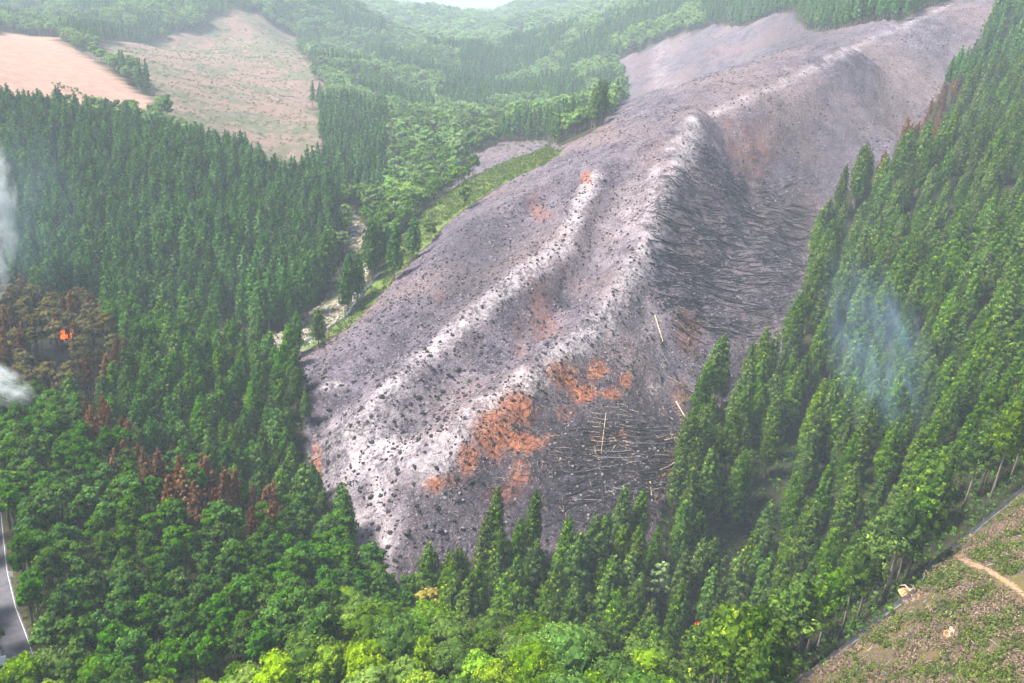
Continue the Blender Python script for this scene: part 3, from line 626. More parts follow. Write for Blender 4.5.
TH = {'cedar': (26, .72, 1.14), 'tall': (22, .88, 1.12), 'cone': (23, .8, 1.1), 'spur': (18, .75, 1.08), 'cypress': (14, .85, 1.12), 'broad': (12, .75, 1.1), 'bright': (11, .7, 1.1), 'olive': (11, .75, 1.05), 'scorch': (16, .75, 1.05), 'scorch_olive': (13, .8, 1.1), 'farcone': (20, .85, 1.1), 'farround': (13, .85, 1.3), 'farbright': (11, .75, 1.15)}
_ones = 'zeroth first second third fourth fifth sixth seventh eighth ninth tenth eleventh twelfth thirteenth fourteenth fifteenth sixteenth seventeenth eighteenth nineteenth'.split()
def ordw(n):
    if n < 20: return _ones[n]
    t, o = divmod(n, 10); tens = ['twenty', 'thirty', 'forty', 'fifty', 'sixty', 'seventy', 'eighty', 'ninety'][t - 2]
    return tens + '-' + _ones[o] if o else tens[:-1] + 'ieth'
ORD = [ordw(n) for n in range(1, 80)]
def by_rows(objs, text, rows=None):
    """objs: (object, photo column, photo row, distance). Nearest ones form the first row, and so on back; in a row they count from the left."""
    objs = sorted(objs, key=lambda q: q[3]); n = len(objs); per = rows or max(6, int(round(math.sqrt(n) * 1.4)))
    for r in range(0, n, per):
        for k, q in enumerate(sorted(objs[r:r + per], key=lambda q: q[1])):
            q[0]['label'] = text.format(n=ordw(k + 1), r=ordw(r // per + 1))
def tree(name, pr, loc, rot, sc, label, cat, group=None):
    o = link(name, None, None, loc, (0, 0, rot), sc); o.empty_display_size = 0.5; tag(o, label, cat, group)
    link('trunk', pr[0], o); link('crown', pr[1], o); return o
# trees that stand out: the photo point of the crown's middle gives the spot; neighbours keep clear of it
SPEC = []
for (pu, pv, kind, nm, lb, cat, sc, H) in [(661,578,'pale','pine_tree','pale green open-crowned pine standing out among dark cedars','pine tree',1.35,13), (428,604,'yellow','flowering_tree','yellow flowering tree above the bright green foreground crowns','flowering tree',1.55,10),
        (350,600,'pale_dummy',None,None,None,1,1), (22,672,'broad','broadleaf_tree','leafy tree overhanging the road in the lower left corner','broadleaf tree',0.85,12), (47,664,'broad','broadleaf_tree','leafy tree just right of the one overhanging the road','broadleaf tree',0.8,12), (4,684,'broad','broadleaf_tree','leafy tree at the very lower left corner','broadleaf tree',0.7,12),
        (440,628,'bright','broadleaf_tree','pale lime tree right behind the yellow flowering tree','broadleaf tree',0.0,11)]:
    if kind == 'pale_dummy' or sc == 0: continue
    P, _ = cast([pu], [pv], lift=H * 0.72 * sc); p = P[0]; SPEC.append((kind, nm, lb, cat, sc, p[0], p[1]))
def clear_of(q):
    for (_, nm, _, _, sc, x, y) in SPEC:
        dx, dy = q[0] - x, q[1] - y; L = math.hypot(x, y); along = -(dx * x + dy * y) / L; side = abs(dx * y - dy * x) / L
        if math.hypot(dx, dy) < 4.5 or (nm in ('pine_tree', 'flowering_tree') and 0 < along < 19 and side < 4.5): return False
    return True
TREES = [q for q in TREES if clear_of(q)]
A = np.array([q[:6] for q in TREES], float); K = [q[6] for q in TREES]
HF = np.array([RNG.uniform(*TH[k][1:]) for k in K]); HF = HF * (1 + 0.28 * fbm(A[:, 0] / 32, A[:, 1] / 32, 101, 3)); _ft = np.array([k == 'cedar' and 380 < a[3] < 690 for k, a in zip(K, A)]); HF = np.where(_ft, RNG.uniform(0.86, 1.12, len(K)), HF); WF = HF * RNG.uniform(0.86, 1.14, len(K)); RT = RNG.uniform(0, 6.28, len(K)); PK = RNG.integers(0, 99, len(K))
for i, k in enumerate(K):
    if k == 'farround' and A[i, 5] > 1400: WF[i] *= 2.3; HF[i] *= 1.6
top = A[:, :3].copy(); top[:, 2] += np.array([TH[k][0] for k in K]) * HF * 0.9
tu, tv, tt = project(top)
_, hit = cast(tu, tv)
seen = (tu > -12) & (tu < 1036) & (tv > -10) & (tv < 715) & (np.isnan(hit) | (hit > tt - 4))
single = np.zeros(len(K), bool)
def choose(kinds, n):
    c = [i for i in range(len(K)) if K[i] in kinds and seen[i]]; c.sort(key=lambda i: tt[i]); return c[:n]
PICKS = {'cedar': choose(('cedar', 'tall'), 215), 'cone': choose(('spur',), 80), 'cypress': choose(('cypress',), 290), 'broad': choose(('broad', 'bright', 'olive'), 300), 'scorch': choose(('scorch', 'scorch_olive'), 300)}
TXT = {
 'edge': ('cedar_tree', 'conifer', 'cedars along the fence line', '{n} long-trunked cedar from the left along the grey-blue fence line'),
 'stand': ('cedar_tree', 'conifer', 'cedars behind the fence-line trees', '{n} tall cedar from the left, {r} row back, just behind the fence-line trees'),
 'foot': ('cedar_tree', 'conifer', 'cedars across the foot of the burnt slope', '{n} dark cedar from the left, {r} row back, across the burnt slope foot'),
 'logs': ('cedar_tree', 'conifer', 'cedars beside the charred logs', '{n} columnar cedar from the left, {r} row back, beside the charred logs'),
 'draw': ('cedar_tree', 'conifer', 'cedars in the dark draw', '{n} shaded cedar from the left, {r} row back, in the dark draw'),
 'hill': ('cedar_tree', 'conifer', 'cedars on the right-hand hillside', '{n} green cedar from the left, {r} row back, on the right-hand hillside'),
 'spur': ('cedar_tree', 'conifer', 'cedars on the low spur at left', '{n} slender cedar from the left, {r} row back, on the left spur'),
 'strip': ('cypress_tree', 'conifer', 'cypresses below the scorched strip', '{n} round cypress from the left, {r} row back, below the scorched strip'),
 'road': ('cypress_tree', 'conifer', 'cypresses beside the road', '{n} round cypress from the left, {r} row back, beside the curving road'),
 'lower': ('cypress_tree', 'conifer', 'cypresses of the lower left wood', '{n} round dark cypress from the left, {r} row back, lower left wood'),
 'broad': ('broadleaf_tree', 'broadleaf tree', 'green broadleaf trees in the foreground', '{n} lush green broadleaf tree from the left, {r} row back, foreground ridge'),
 'bright': ('broadleaf_tree', 'broadleaf tree', 'yellow-green broadleaf trees in the foreground', '{n} bright yellow-green tree from the left, {r} row back, foreground ridge'),
 'olive': ('broadleaf_tree', 'broadleaf tree', 'olive broadleaf trees in the foreground', '{n} dull olive broadleaf tree from the left, {r} row back, before the cedars'),
 'scorch': ('scorched_tree', 'scorched tree', 'red-brown scorched conifers', '{n} red-brown scorched conifer from the left, {r} row back, crossing the woods'),
 'scorch_olive': ('scorched_tree', 'scorched tree', 'half-scorched trees round the hollow', '{n} half-scorched olive tree from the left, {r} row back, around the hollow')}
_grp = {}
for grp, ids in PICKS.items():
    for i in ids:
        single[i] = True; k = K[i]; pr = PR[k][PK[i] % len(PR[k])]; u, v = tu[i], tv[i]; x, y, z = A[i, :3]
        if k == 'tall':
            d = np.hypot(FD[:, 0] - x, FD[:, 1] - y).min(); key = 'edge' if d < 8 else 'stand'
        elif k == 'cedar': key = 'foot' if u < 640 else ('logs' if u < 790 and v < 540 else ('draw' if u < 790 else 'hill'))
        elif k == 'cypress': key = 'strip' if v < 480 else ('road' if u < 130 else 'lower')
        else: key = k
        nm, cat, g, lb = TXT[key]; o = tree(nm, pr, (x, y, z), RT[i], (WF[i], WF[i], HF[i]), lb, cat, g); _grp.setdefault(key, []).append((o, A[i, 3], v, A[i, 5]))
for key, objs in _grp.items(): by_rows(objs, TXT[key][3], 999 if key == 'edge' else None)
for (kind, nm, lb, cat, sc, x, y) in SPEC: tree(nm, PR[kind][0], (x, y, hgt(x, y)), 1.0, sc, lb, cat)
for k, nm, lb in (('cedar', 'cedar_forest', 'dark green cedar forest filling the right-hand hillside'), ('tall', 'cedar_fringe', 'long-trunked cedars massed behind the fence line'), ('cone', 'cedar_hill_forest', 'dense cedar forest covering the hills at left'), ('spur', 'spur_forest', 'bright green cedar forest over the low left spur'), ('cypress', 'cypress_wood', 'round-topped cypress wood rising toward the left edge'),
                  ('broad', 'broadleaf_wood', 'broadleaf wood below the lower picture edge'), ('bright', 'bright_broadleaf_wood', 'yellow-green wood below the lower picture edge'), ('olive', 'olive_wood', 'olive wood below the lower picture edge'), ('scorch', 'scorched_wood', 'scorched brown trees mixed into the left wood'), ('scorch_olive', 'half_scorched_wood', 'half-scorched trees at the far left edge'),
                  ('farcone', 'far_conifer_forest', 'hazy conifer forest on the far hills'), ('farround', 'far_broadleaf_forest', 'hazy broadleaf forest on the far hills'), ('farbright', 'valley_wood', 'light green wood along the far valley floor')):
    ids = [i for i in range(len(K)) if K[i] == k and not single[i]]
    if ids: scatter(nm, A[ids, :3], RT[ids], np.stack([WF[ids], WF[ids], HF[ids]], -1), PK[ids] % len(PR[k]), [p[2] for p in PR[k]], lb, 'forest')
print('TREES', len(K), {k: K.count(k) for k in set(K)}, 'single', single.sum())
# undergrowth beneath the near woods
X, Y = hexgrid(-150, 330, 90, 330, 3.2, 0.6); Z = hgt(X, Y); u, v, t = project(np.stack([X, Y, Z], -1))
m = (u > -60) & (u < 1090) & (v > 200) & (v < 780) & (t < 300) & ~openland(X, Y) & (hollow(u, v) > 0.9)
scatter('undergrowth', np.stack([X, Y, Z], -1)[m], RNG.uniform(0, 6.28, m.sum()), RNG.uniform(0.7, 1.7, m.sum()), RNG.integers(0, 4, m.sum()), BUSH, 'leafy green undergrowth between the tree trunks', 'undergrowth')
# ---------------------------------------------------------------- burnt slope: stumps
def stump_mesh(seed):
    rng = np.random.default_rng(seed); n = 9; V = []; Fc = []
    prof = [(0.62, -0.25), (0.40, 0.08), (0.31, 0.34), (0.27, 0.55)]
    ph = rng.uniform(0.8, 1.25, n)
    for j, (r, z) in enumerate(prof):
        for k in range(n):
            q = 2 * math.pi * k / n; rr = r * (ph[k] if j < 3 else 1); V.append((rr * math.cos(q), rr * math.sin(q), z + (rng.uniform(-0.08, 0.1) if j == 3 else 0)))
    for j in range(3):
        for k in range(n): Fc.append((j * n + k, j * n + (k + 1) % n, (j + 1) * n + (k + 1) % n, (j + 1) * n + k))
    Fc.append(tuple(3 * n + k for k in range(n)))
    parts = [(V, Fc)]
    for k in range(3):
        q = rng.uniform(0, 6.28); a = np.array([0.2 * math.cos(q), 0.2 * math.sin(q), 0.2]); parts.append(tube([a, a + np.array([0.9 * math.cos(q), 0.9 * math.sin(q), -0.05 + 0.3 * rng.random()])], [0.09, 0.03], 4))
    return mesh('stump', *join(parts), M['charwood'])
def mound_mesh(seed, m, R=1.0, h=0.16):
    rng = np.random.default_rng(seed); V = [(0, 0, h)]; Fc = []; n = 10
    for j, (r, z) in enumerate(((0.5, h * 0.75), (0.85, h * 0.3), (1.08, -0.22))):
        for k in range(n):
            q = 2 * math.pi * k / n; rr = R * r * rng.uniform(0.75, 1.2); V.append((rr * math.cos(q), rr * math.sin(q), z + rng.uniform(-0.02, 0.03)))
    for k in range(n): Fc.append((0, 1 + k, 1 + (k + 1) % n))
    for j in range(2):
        for k in range(n): a = 1 + j * n; Fc.append((a + k, a + n + k, a + n + (k + 1) % n, a + (k + 1) % n))
    return mesh('ash_mound', V, Fc, m, smooth=True)
STM = [stump_mesh(300 + i) for i in range(5)]; MND = [mound_mesh(310 + i, M['charsoil']) for i in range(4)]
Z_STUMP = poly([(300,372),(345,338),(395,290),(450,238),(520,192),(590,170),(640,160),(655,230),(640,300),(610,340),(570,375),(540,400),(500,450),(470,500),(480,560),(440,585),(400,600),(350,545),(322,500),(312,440)])
X, Y = hexgrid(-130, 80, 170, 430, 3.9, 0.6); mm = inside(X, Y, Z_STUMP) & (fbm(X / 14, Y / 14, 66, 3) > -0.42) & (RNG.random(len(X)) < 0.85)
X, Y = X[mm], Y[mm]; Z = hgt(X, Y); u, v, t = project(np.stack([X, Y, Z], -1)); order = np.argsort(t); rest = []
def slope_rot(x, y):
    e = 1.0; gx = (hgt(x + e, y) - hgt(x - e, y)) / 2; gy = (hgt(x, y + e) - hgt(x, y - e)) / 2
    n = Vector((-gx, -gy, 1)).normalized(); return n.to_track_quat('Z', 'Y').to_euler()
cnt = 0; _sg = {}
for i in order:
    sc = 0.38 + 0.75 * RNG.random() ** 1.6
    if cnt < 300 and -5 < u[i] < 1030 and v[i] < 600:
        o = link('charred_stump', STM[cnt % 5], None, (X[i], Y[i], Z[i]), (0, 0, RNG.uniform(0, 6.28)), sc)
        key = 0 if v[i] > 470 else (1 if u[i] < 420 else 2); tag(o, 'charred stump', 'stump', ('charred stumps near the slope foot', 'charred stumps on the left flank', 'charred stumps among the ridges')[key]); _sg.setdefault(key, []).append((o, u[i], v[i], t[i]))
        b = link('ash_mound', MND[cnt % 4], o); b.rotation_euler = slope_rot(X[i], Y[i]); cnt += 1
    else: rest.append((X[i], Y[i], Z[i], sc))
for key, objs in _sg.items(): by_rows(objs, '{n} small black stump from the left, {r} row up, ' + ('on the white slope foot', 'on the ash-grey left flank', 'among the burnt ridges')[key])
rest = np.array(rest)
if len(rest): scatter('distant_stumps', rest[:, :3], RNG.uniform(0, 6.28, len(rest)), rest[:, 3] * 1.05, RNG.integers(0, 5, len(rest)), STM, 'tiny black stumps dotted over the upper burnt spur', 'stumps')
print('STUMPS', cnt, len(rest))
# fallen logs: photo segments laid on the ground
LOGM = {}
def log_between(name, u1, v1, u2, v2, r, mat, label, cat, group=None, maxlen=17.0, taper=0.45):
    P, _ = cast([u1, u2], [v1, v2])
    if np.isnan(P).any(): return None
    d = P[1] - P[0]; L = np.linalg.norm(d)
    if L < 1.2: return None
    if L > maxlen: d = d * maxlen / L; L = maxlen
    n = max(3, int(L / 2.5)); Q = []
    for s in np.linspace(0, 1, n): q = P[0] + d * s; Q.append(q)
    Q = np.array(Q); g = hgt(Q[:, 0], Q[:, 1]); line = np.linspace(g[0], g[-1], n); lift = max(0.0, (g - line).max() * 0.6); Q[:, 2] = line * 0.45 + g * 0.55 + r * 0.85 + lift * 0.3
    base = Q[0].copy(); V, Fc = tube(Q - base, [r * (1 - taper * s) for s in np.linspace(0, 1, n)], 6)
    o = link(name, mesh(name, V, Fc, mat, smooth=False), None, base); tag(o, label, cat, group); return o
nl = 0; _lg = {}
for i in range(420):            # upper felled patch: rows that fan out from the bright ridge toward the draw
    if nl >= 190: break
    u0 = RNG.uniform(648, 795); v0 = RNG.uniform(204, 330)
    if u0 > 700 and v0 > 225 + (815 - u0) * 1.1 + 20: continue
    if u0 < 668 and v0 > 300: continue
    ln = RNG.uniform(22, 52); ang = math.radians(np.interp(v0, [204, 250, 330], [16, 7, 14]) + np.interp(u0, [650, 790], [4, -8]) + RNG.normal() * 7)
    b = RNG.random(); m = M['charwood'] if b < 0.72 else M['greywood']
    o = log_between('fallen_log', u0, v0, u0 + ln * math.cos(ang), v0 + ln * math.sin(ang), RNG.uniform(0.13, 0.24), m, 'charred log', 'log', 'charred logs of the upper felled patch' if b < 0.72 else 'ash-grey logs of the upper felled patch')
    if o: nl += 1; _lg.setdefault(('charred' if b < 0.72 else 'ash-grey') + ' log from the left, {r} row down, upper felled patch', []).append((o, u0, v0, v0))
for i in range(90):             # lower felled patch by the cedar edge
    u0 = RNG.uniform(560, 668); v0 = RNG.uniform(425, 500)
    if u0 < 590 and v0 < 460: continue
    ln = RNG.uniform(18, 42); ang = math.radians(RNG.normal() * 9 + np.interp(v0, [425, 500], [4, -6]))
    b = RNG.random()
    o = log_between('fallen_log', u0, v0, u0 + ln * math.cos(ang), v0 + ln * math.sin(ang), RNG.uniform(0.12, 0.2), M['charwood'] if b < 0.85 else M['greywood'], 'charred log', 'log', 'charred logs on the lower slope' if b < 0.85 else 'ash-grey logs on the lower slope')
    if o: _lg.setdefault(('charred' if b < 0.85 else 'ash-grey') + ' log from the left, {r} row down, black lower slope', []).append((o, u0, v0, v0))
for tx, objs in _lg.items(): by_rows(objs, '{n} ' + tx)
pale = [(655,316,663,342,.24,'pale unburnt log standing out left of the yellowed brush'),(676,321,689,333,.2,'upper of two pale logs beside the yellowed brush'),(674,330,685,339,.2,'lower of two pale logs beside the yellowed brush'),(676,402,684,416,.25,'bright bare log pointing downhill at the cedar edge'),
        (668,377,680,384,.17,'thin pale log below the yellowed brush'),(686,389,696,393,.2,'short pale log with bright end at the cedar edge'),(664,441,688,436,.2,'long pale log lying level at the lower cedar edge'),(660,470,676,462,.15,'thin pale pole near the lower corner of the slope'),
        (650,482,652,502,.16,'upright-looking pale stick at the slope foot'),(643,494,662,488,.16,'pale stick crossing at the slope foot'),(646,488,668,500,.14,'slanting pale stick at the slope foot'),(700,262,716,270,.15,'pale log low in the combed rows'),(664,246,690,258,.15,'pale log along the top of the combed rows')]
for (a, b, c, d, r, lb) in pale: log_between('fallen_log', a, b, c, d, r, M['palewood'], lb, 'log')
for k in range(11):
    v0 = 413 + k * 4.6; u0 = 592 - k * 0.5 + RNG.normal() * 2; log_between('cut_pole', u0, v0, u0 + RNG.uniform(8, 16), v0 + RNG.uniform(0.5, 3), 0.10, M['palewood'], ordw(k + 1) + ' pale cut pole from the top of the ladder-like column', 'pole', 'poles of the ladder-like column')
log_between('cut_pole', 606, 413, 600, 462, 0.1, M['palewood'], 'long pole running down through the ladder-like column', 'pole')
for k in range(9):
    v0 = 404 + k * 5.2; u0 = 620 + k * 0.8 + RNG.normal() * 2; log_between('cut_pole', u0, v0, u0 + RNG.uniform(7, 15), v0 + RNG.uniform(0.5, 4), 0.09, M['palewood'], ordw(k + 1) + ' pale cut pole from the top of the right-hand group', 'pole', 'poles of the right-hand group')
for k in range(8):
    v0 = 448 + k * 2.2; u0 = 555 + RNG.normal() * 8; log_between('cut_pole', u0, v0, u0 + RNG.uniform(7, 14), v0 + RNG.uniform(-2, 3), 0.08, M['palewood'], ordw(k + 1) + ' pale cut pole from the top, left of the ladder-like column', 'pole', 'poles left of the ladder-like column')
# loose burnt sticks, too small to count
def sticks(name, Pz, n, m, label, L=(0.8, 2.6), r=0.05, along=None):
    P = []; mn, mx = Pz.min(0), Pz.max(0)
    while len(P) < n:
        q = RNG.uniform(mn, mx, (n * 2, 2)); q = q[inside(q[:, 0], q[:, 1], Pz)]; P += list(q)
    P = np.array(P[:n]) + RNG.normal(0, 2.0, (n, 2)); z = hgt(P[:, 0], P[:, 1])
    ms = [mesh('stick', *tube([(-0.5, 0, 0.05), (0, 0.03 * k, 0.09), (0.5, 0, 0.06)], [r, r * 0.8, r * 0.5], 4), m) for k in (-1, 0, 2)]
    ln = RNG.uniform(*L, n); yaw = RNG.uniform(0, 6.28, n)
    if along is not None: Q, _ = cast([along[0], along[2]], [along[1], along[3]]); yaw = math.atan2(Q[1, 1] - Q[0, 1], Q[1, 0] - Q[0, 0]) + RNG.normal(0, 0.16, n)
    cx, sy = np.cos(yaw) * ln / 2, np.sin(yaw) * ln / 2; pit = np.arctan2(hgt(P[:, 0] + cx, P[:, 1] + sy) - hgt(P[:, 0] - cx, P[:, 1] - sy), ln); tilt = np.stack([np.zeros(n), -pit + RNG.normal(0, 0.04, n)], -1)
    scatter(name, np.stack([P[:, 0], P[:, 1], z + 0.05], -1), yaw, np.stack([ln, np.full(n, 1.0), np.full(n, 1.0)], -1), RNG.integers(0, 3, n), ms, label, 'debris', tilt)
Z_LOWER = poly([(430,470),(520,385),(610,340),(660,330),(700,400),(672,500),(640,560),(470,575)])
Z_RIGHT = poly([(650,200),(700,150),(800,170),(815,300),(760,340),(690,330),(655,300)])
sticks('burnt_sticks', Z_LOWER, 1800, M['charwood'], 'loose charred sticks strewn over the lower burnt slope', (1.0, 4.0), 0.06)
sticks('pale_sticks', Z_LOWER, 650, M['palewood'], 'pale broken sticks strewn over the lower burnt slope', (0.8, 2.4), 0.05)
sticks('burnt_branches', Z_RIGHT, 1100, M['charwood'], 'charred branches strewn between the combed log rows', (3.0, 11.0), 0.10, (680,250,760,262))
sticks('ashy_branches', Z_RIGHT, 1500, M['greywood'], 'ash-grey branches strewn between the combed log rows', (3.0, 10.0), 0.09, (680,250,760,262))
sticks('lower_rows', poly([(575,425),(640,415),(675,430),(668,495),(640,520),(560,505)]), 500, M['charwood'], 'charred poles in rows on the black lower slope', (3.0, 9.0), 0.10, (600,460,660,462))
sticks('slope_foot_twigs', Z_STUMP, 1500, M['charwood'], 'burnt twigs scattered among the charred stumps', (0.6, 2.0), 0.05)
def clods(name, n, m, label, seed, size, rule):
    rng = np.random.default_rng(seed); iv, jf = ico(); ms = [mesh('clod', iv * rng.uniform(0.6, 1.2, (len(iv), 1)) * [0.5, 0.42, 0.3], jf, m) for _ in range(3)]
    q = RNG.uniform(Z_BURNT.min(0), Z_BURNT.max(0), (n * 12, 2)); q = q[inside(q[:, 0], q[:, 1], Z_BURNT) & rule(q[:, 0], q[:, 1])]; u_, v_, t_ = project(np.column_stack([q, hgt(q[:, 0], q[:, 1])])); q = q[RNG.random(len(q)) < np.clip((260 / t_) ** 2, 0.12, 1)][:n]
    scatter(name, np.column_stack([q, hgt(q[:, 0], q[:, 1])]), RNG.uniform(0, 6.28, len(q)), size[0] + (size[1] - size[0]) * RNG.random(len(q)) ** 2.2, RNG.integers(0, 3, len(q)), ms, label, 'debris', RNG.normal(0, 0.3, (len(q), 2)))
clods('charred_clods', 9000, M['charsoil'], 'charred clods and root remains peppering the burnt slope', 5, (0.4, 1.5), lambda x, y: fbm(x / 11, y / 11, 81, 3) > -0.2)
clods('ash_clods', 6000, M['greyash'], 'pale ash-covered stones peppering the burnt slope', 6, (0.4, 1.3), lambda x, y: fbm(x / 11, y / 11, 83, 3) > -0.1)
sticks('slope_twigs', Z_BURNT, 4200, M['charwood'], 'burnt branches littering the whole burnt spur', (0.8, 4.0), 0.07)
for k in range(44):
    u0 = RNG.uniform(585, 672); v0 = RNG.uniform(400, 500); ln = RNG.uniform(8, 22); an = RNG.normal(0.1, 0.35)
    log_between('cut_pole', u0, v0, u0 + ln * math.cos(an), v0 + ln * math.sin(an), RNG.uniform(0.07, 0.12), M['palewood'] if k % 3 else M['greywood'], 'pole', 'pole', 'loose poles on the lower right burnt face')
by_rows([(o, *project(np.array(o.location))[:2], project(np.array(o.location))[1]) for o in COL.objects if o.get('label') == 'pole'], '{n} loose tan pole from the left, {r} row down, lower right burnt face')
# yellowed brush at the cedar edge
BR = [bush(230 + i, 1.8, 1.6, 8, 10, 0.24, M['scorch_olive']) for i in range(2)] + [bush(235 + i, 1.6, 1.5, 8, 10, 0.24, M['drybrush']) for i in range(2)]
for n, (uu, vv) in enumerate([(684,318),(690,330),(694,344),(686,342),(680,316),(692,356),(676,312),(690,372),(684,388),(686,402),(682,418),(676,440),(668,456),(664,478),(658,500)]):
    P, _ = cast([uu], [vv]); p = P[0]
    lb = f'{ORD[n]} yellow-brown singed bush from the top along the cedar edge'
    tag(link('singed_bush', BR[n % 4], None, p, (0, 0, n * 1.3), RNG.uniform(0.8, 1.4)), lb, 'bush', 'singed bushes along the cedar edge')
# ---------------------------------------------------------------- clear-cut corner
mn, mx = Z_CLEAR.min(0), Z_CLEAR.max(0); q = RNG.uniform(mn, mx, (60000, 2)); q = q[inside(q[:, 0], q[:, 1], Z_CLEAR)]
uq, vq, tq = project(np.stack([q[:, 0], q[:, 1], hgt(q[:, 0], q[:, 1])], -1)); q = q[(uq < 1120) & (vq < 800)]
dT = np.min([np.hypot(q[:, 0] - p[0], q[:, 1] - p[1]) for p in TRACK], 0); q = q[dT > 1.4]
gp = fbm(q[:, 0] / 5, q[:, 1] / 5, 44, 3); q = q[gp > -0.16][:9000]; pk = np.where(fbm(q[:, 0] / 4, q[:, 1] / 4, 45, 2) + RNG.normal(0, 0.2, len(q)) > -0.08, RNG.integers(4, 6, len(q)), RNG.integers(0, 4, len(q)))
scatter('clearcut_grass', np.column_stack([q, hgt(q[:, 0], q[:, 1])]), RNG.uniform(0, 6.28, len(q)), RNG.uniform(0.6, 1.5, len(q)), pk, TUFT, 'low green and straw-brown regrowth covering the cleared corner', 'grass')
sticks('logging_debris', Z_CLEAR, 2600, M['greywood'], 'grey-pink logging debris littering the cleared corner', (0.5, 2.2), 0.05)
sticks('pale_debris', Z_CLEAR, 900, M['palewood'], 'pale wood chips littering the cleared corner', (0.4, 1.6), 0.05)
for n, (a, b, c, d, m) in enumerate([(905,633,912,648,'greywood'),(870,668,892,676,'greywood'),(935,600,948,612,'greywood'),(975,612,1004,628,'palewood'),(893,648,900,660,'greywood'),(1005,515,1018,520,'palewood'),(990,640,1010,655,'greywood'),(940,658,950,676,'palewood'),(965,585,985,598,'greywood'),(1000,535,1022,552,'greywood')]):
    log_between('felled_branch', a, b, c, d, 0.11, M[m], f'{ORD[n]} largest weathered branch lying in the cleared corner' if n else 'longest weathered branch lying in the cleared corner', 'branch', 'weathered branches in the cleared corner')
# uprooted stump pile at the bend of the fence
P, _ = cast([911], [594]); p = P[0]; up = link('uprooted_stump', None, None, p); tag(up, 'uprooted orange stump and roots at the bend in the fence', 'stump')
link('soil_clump', mound_mesh(330, M['orangesoil'], 1.9, 0.5), up)
for k in range(6):
    q = k * 1.05; a = np.array([0.3 * math.cos(q), 0.3 * math.sin(q), 0.45]); link('root', mesh('root', *tube([a, a + [1.3 * math.cos(q), 1.3 * math.sin(q), 0.5], a + [2.1 * math.cos(q + .3), 2.1 * math.sin(q + .3), 0.1]], [0.2, 0.13, 0.05], 5), M['bark'] if k % 2 else M['palewood']), up)
P, _ = cast([951], [634]); p = P[0]; rs = link('rotten_stump', None, None, p); tag(rs, 'bright orange rotten stump lying alone in the cleared corner', 'stump')
link('split_wood', mesh('split_wood', *join([tube([(-0.5, -1.2, 0.2), (0, 0, 0.55), (0.45, 1.3, 0.35)], [0.42, 0.55, 0.25], 7), tube([(0.1, -0.6, 0.3), (0.8, -0.9, 0.5)], [0.3, 0.1], 5)]), M['palewood']), rs)
link('crumbled_bark', mound_mesh(331, M['orangesoil'], 1.1, 0.3), rs)
# fence of netting
fp = FENCE; seg = np.r_[0, np.cumsum(np.hypot(*(fp[1:, :2] - fp[:-1, :2]).T))]; N = int(seg[-1] / 2.6); ss = np.linspace(0, seg[-1], N + 1)
FXY = np.stack([np.interp(ss, seg, fp[:, 0]), np.interp(ss, seg, fp[:, 1])], -1); FZ = hgt(FXY[:, 0], FXY[:, 1])
fen = link('netting_fence', None, None, (FXY[0, 0], FXY[0, 1], FZ[0])); tag(fen, 'long grey-blue netting fence dividing the cedars from the cleared corner', 'fence'); o0 = np.array([FXY[0, 0], FXY[0, 1], FZ[0]])
FH = 1.75
for i in range(N + 1):
    b = np.array([*FXY[i], FZ[i]]) - o0; link('post', mesh('post', *tube([b - [0, 0, 0.4], b + [0.03 * (i % 3 - 1), 0.02, FH + 0.12]], [0.05, 0.045], 6), M['steel']), fen)
for i in range(N):
    a = np.array([*FXY[i], FZ[i]]) - o0; b = np.array([*FXY[i + 1], FZ[i + 1]]) - o0; V = []; Fc = []; n = np.array([-(b - a)[1], (b - a)[0], 0]); n /= np.linalg.norm(n); nu, nvv = 6, 5
    for j in range(nvv + 1):
        for k in range(nu + 1):
            s = k / nu; h = j / nvv; q = a + (b - a) * s; sag = 0.14 * math.sin(math.pi * s); gz = hgt(q[0] + o0[0], q[1] + o0[1]) - o0[2]
            if j == 0: q = q + n * -0.4; gz2 = hgt(q[0] + o0[0], q[1] + o0[1]) - o0[2] + 0.06; V.append((q[0], q[1], gz2))     # skirt pegged out on the ground
            else: h = (j - 1) / (nvv - 1); q = q + n * (0.05 * math.sin(7 * s + i) * math.sin(math.pi * h) - 0.06); V.append((q[0], q[1], gz + 0.08 + (FH - sag) * h))
    for j in range(nvv):
        for k in range(nu): c = j * (nu + 1) + k; Fc.append((c, c + 1, c + nu + 2, c + nu + 1))
    link('net_panel', mesh('net_panel', V, Fc, M['net'], smooth=True), fen)
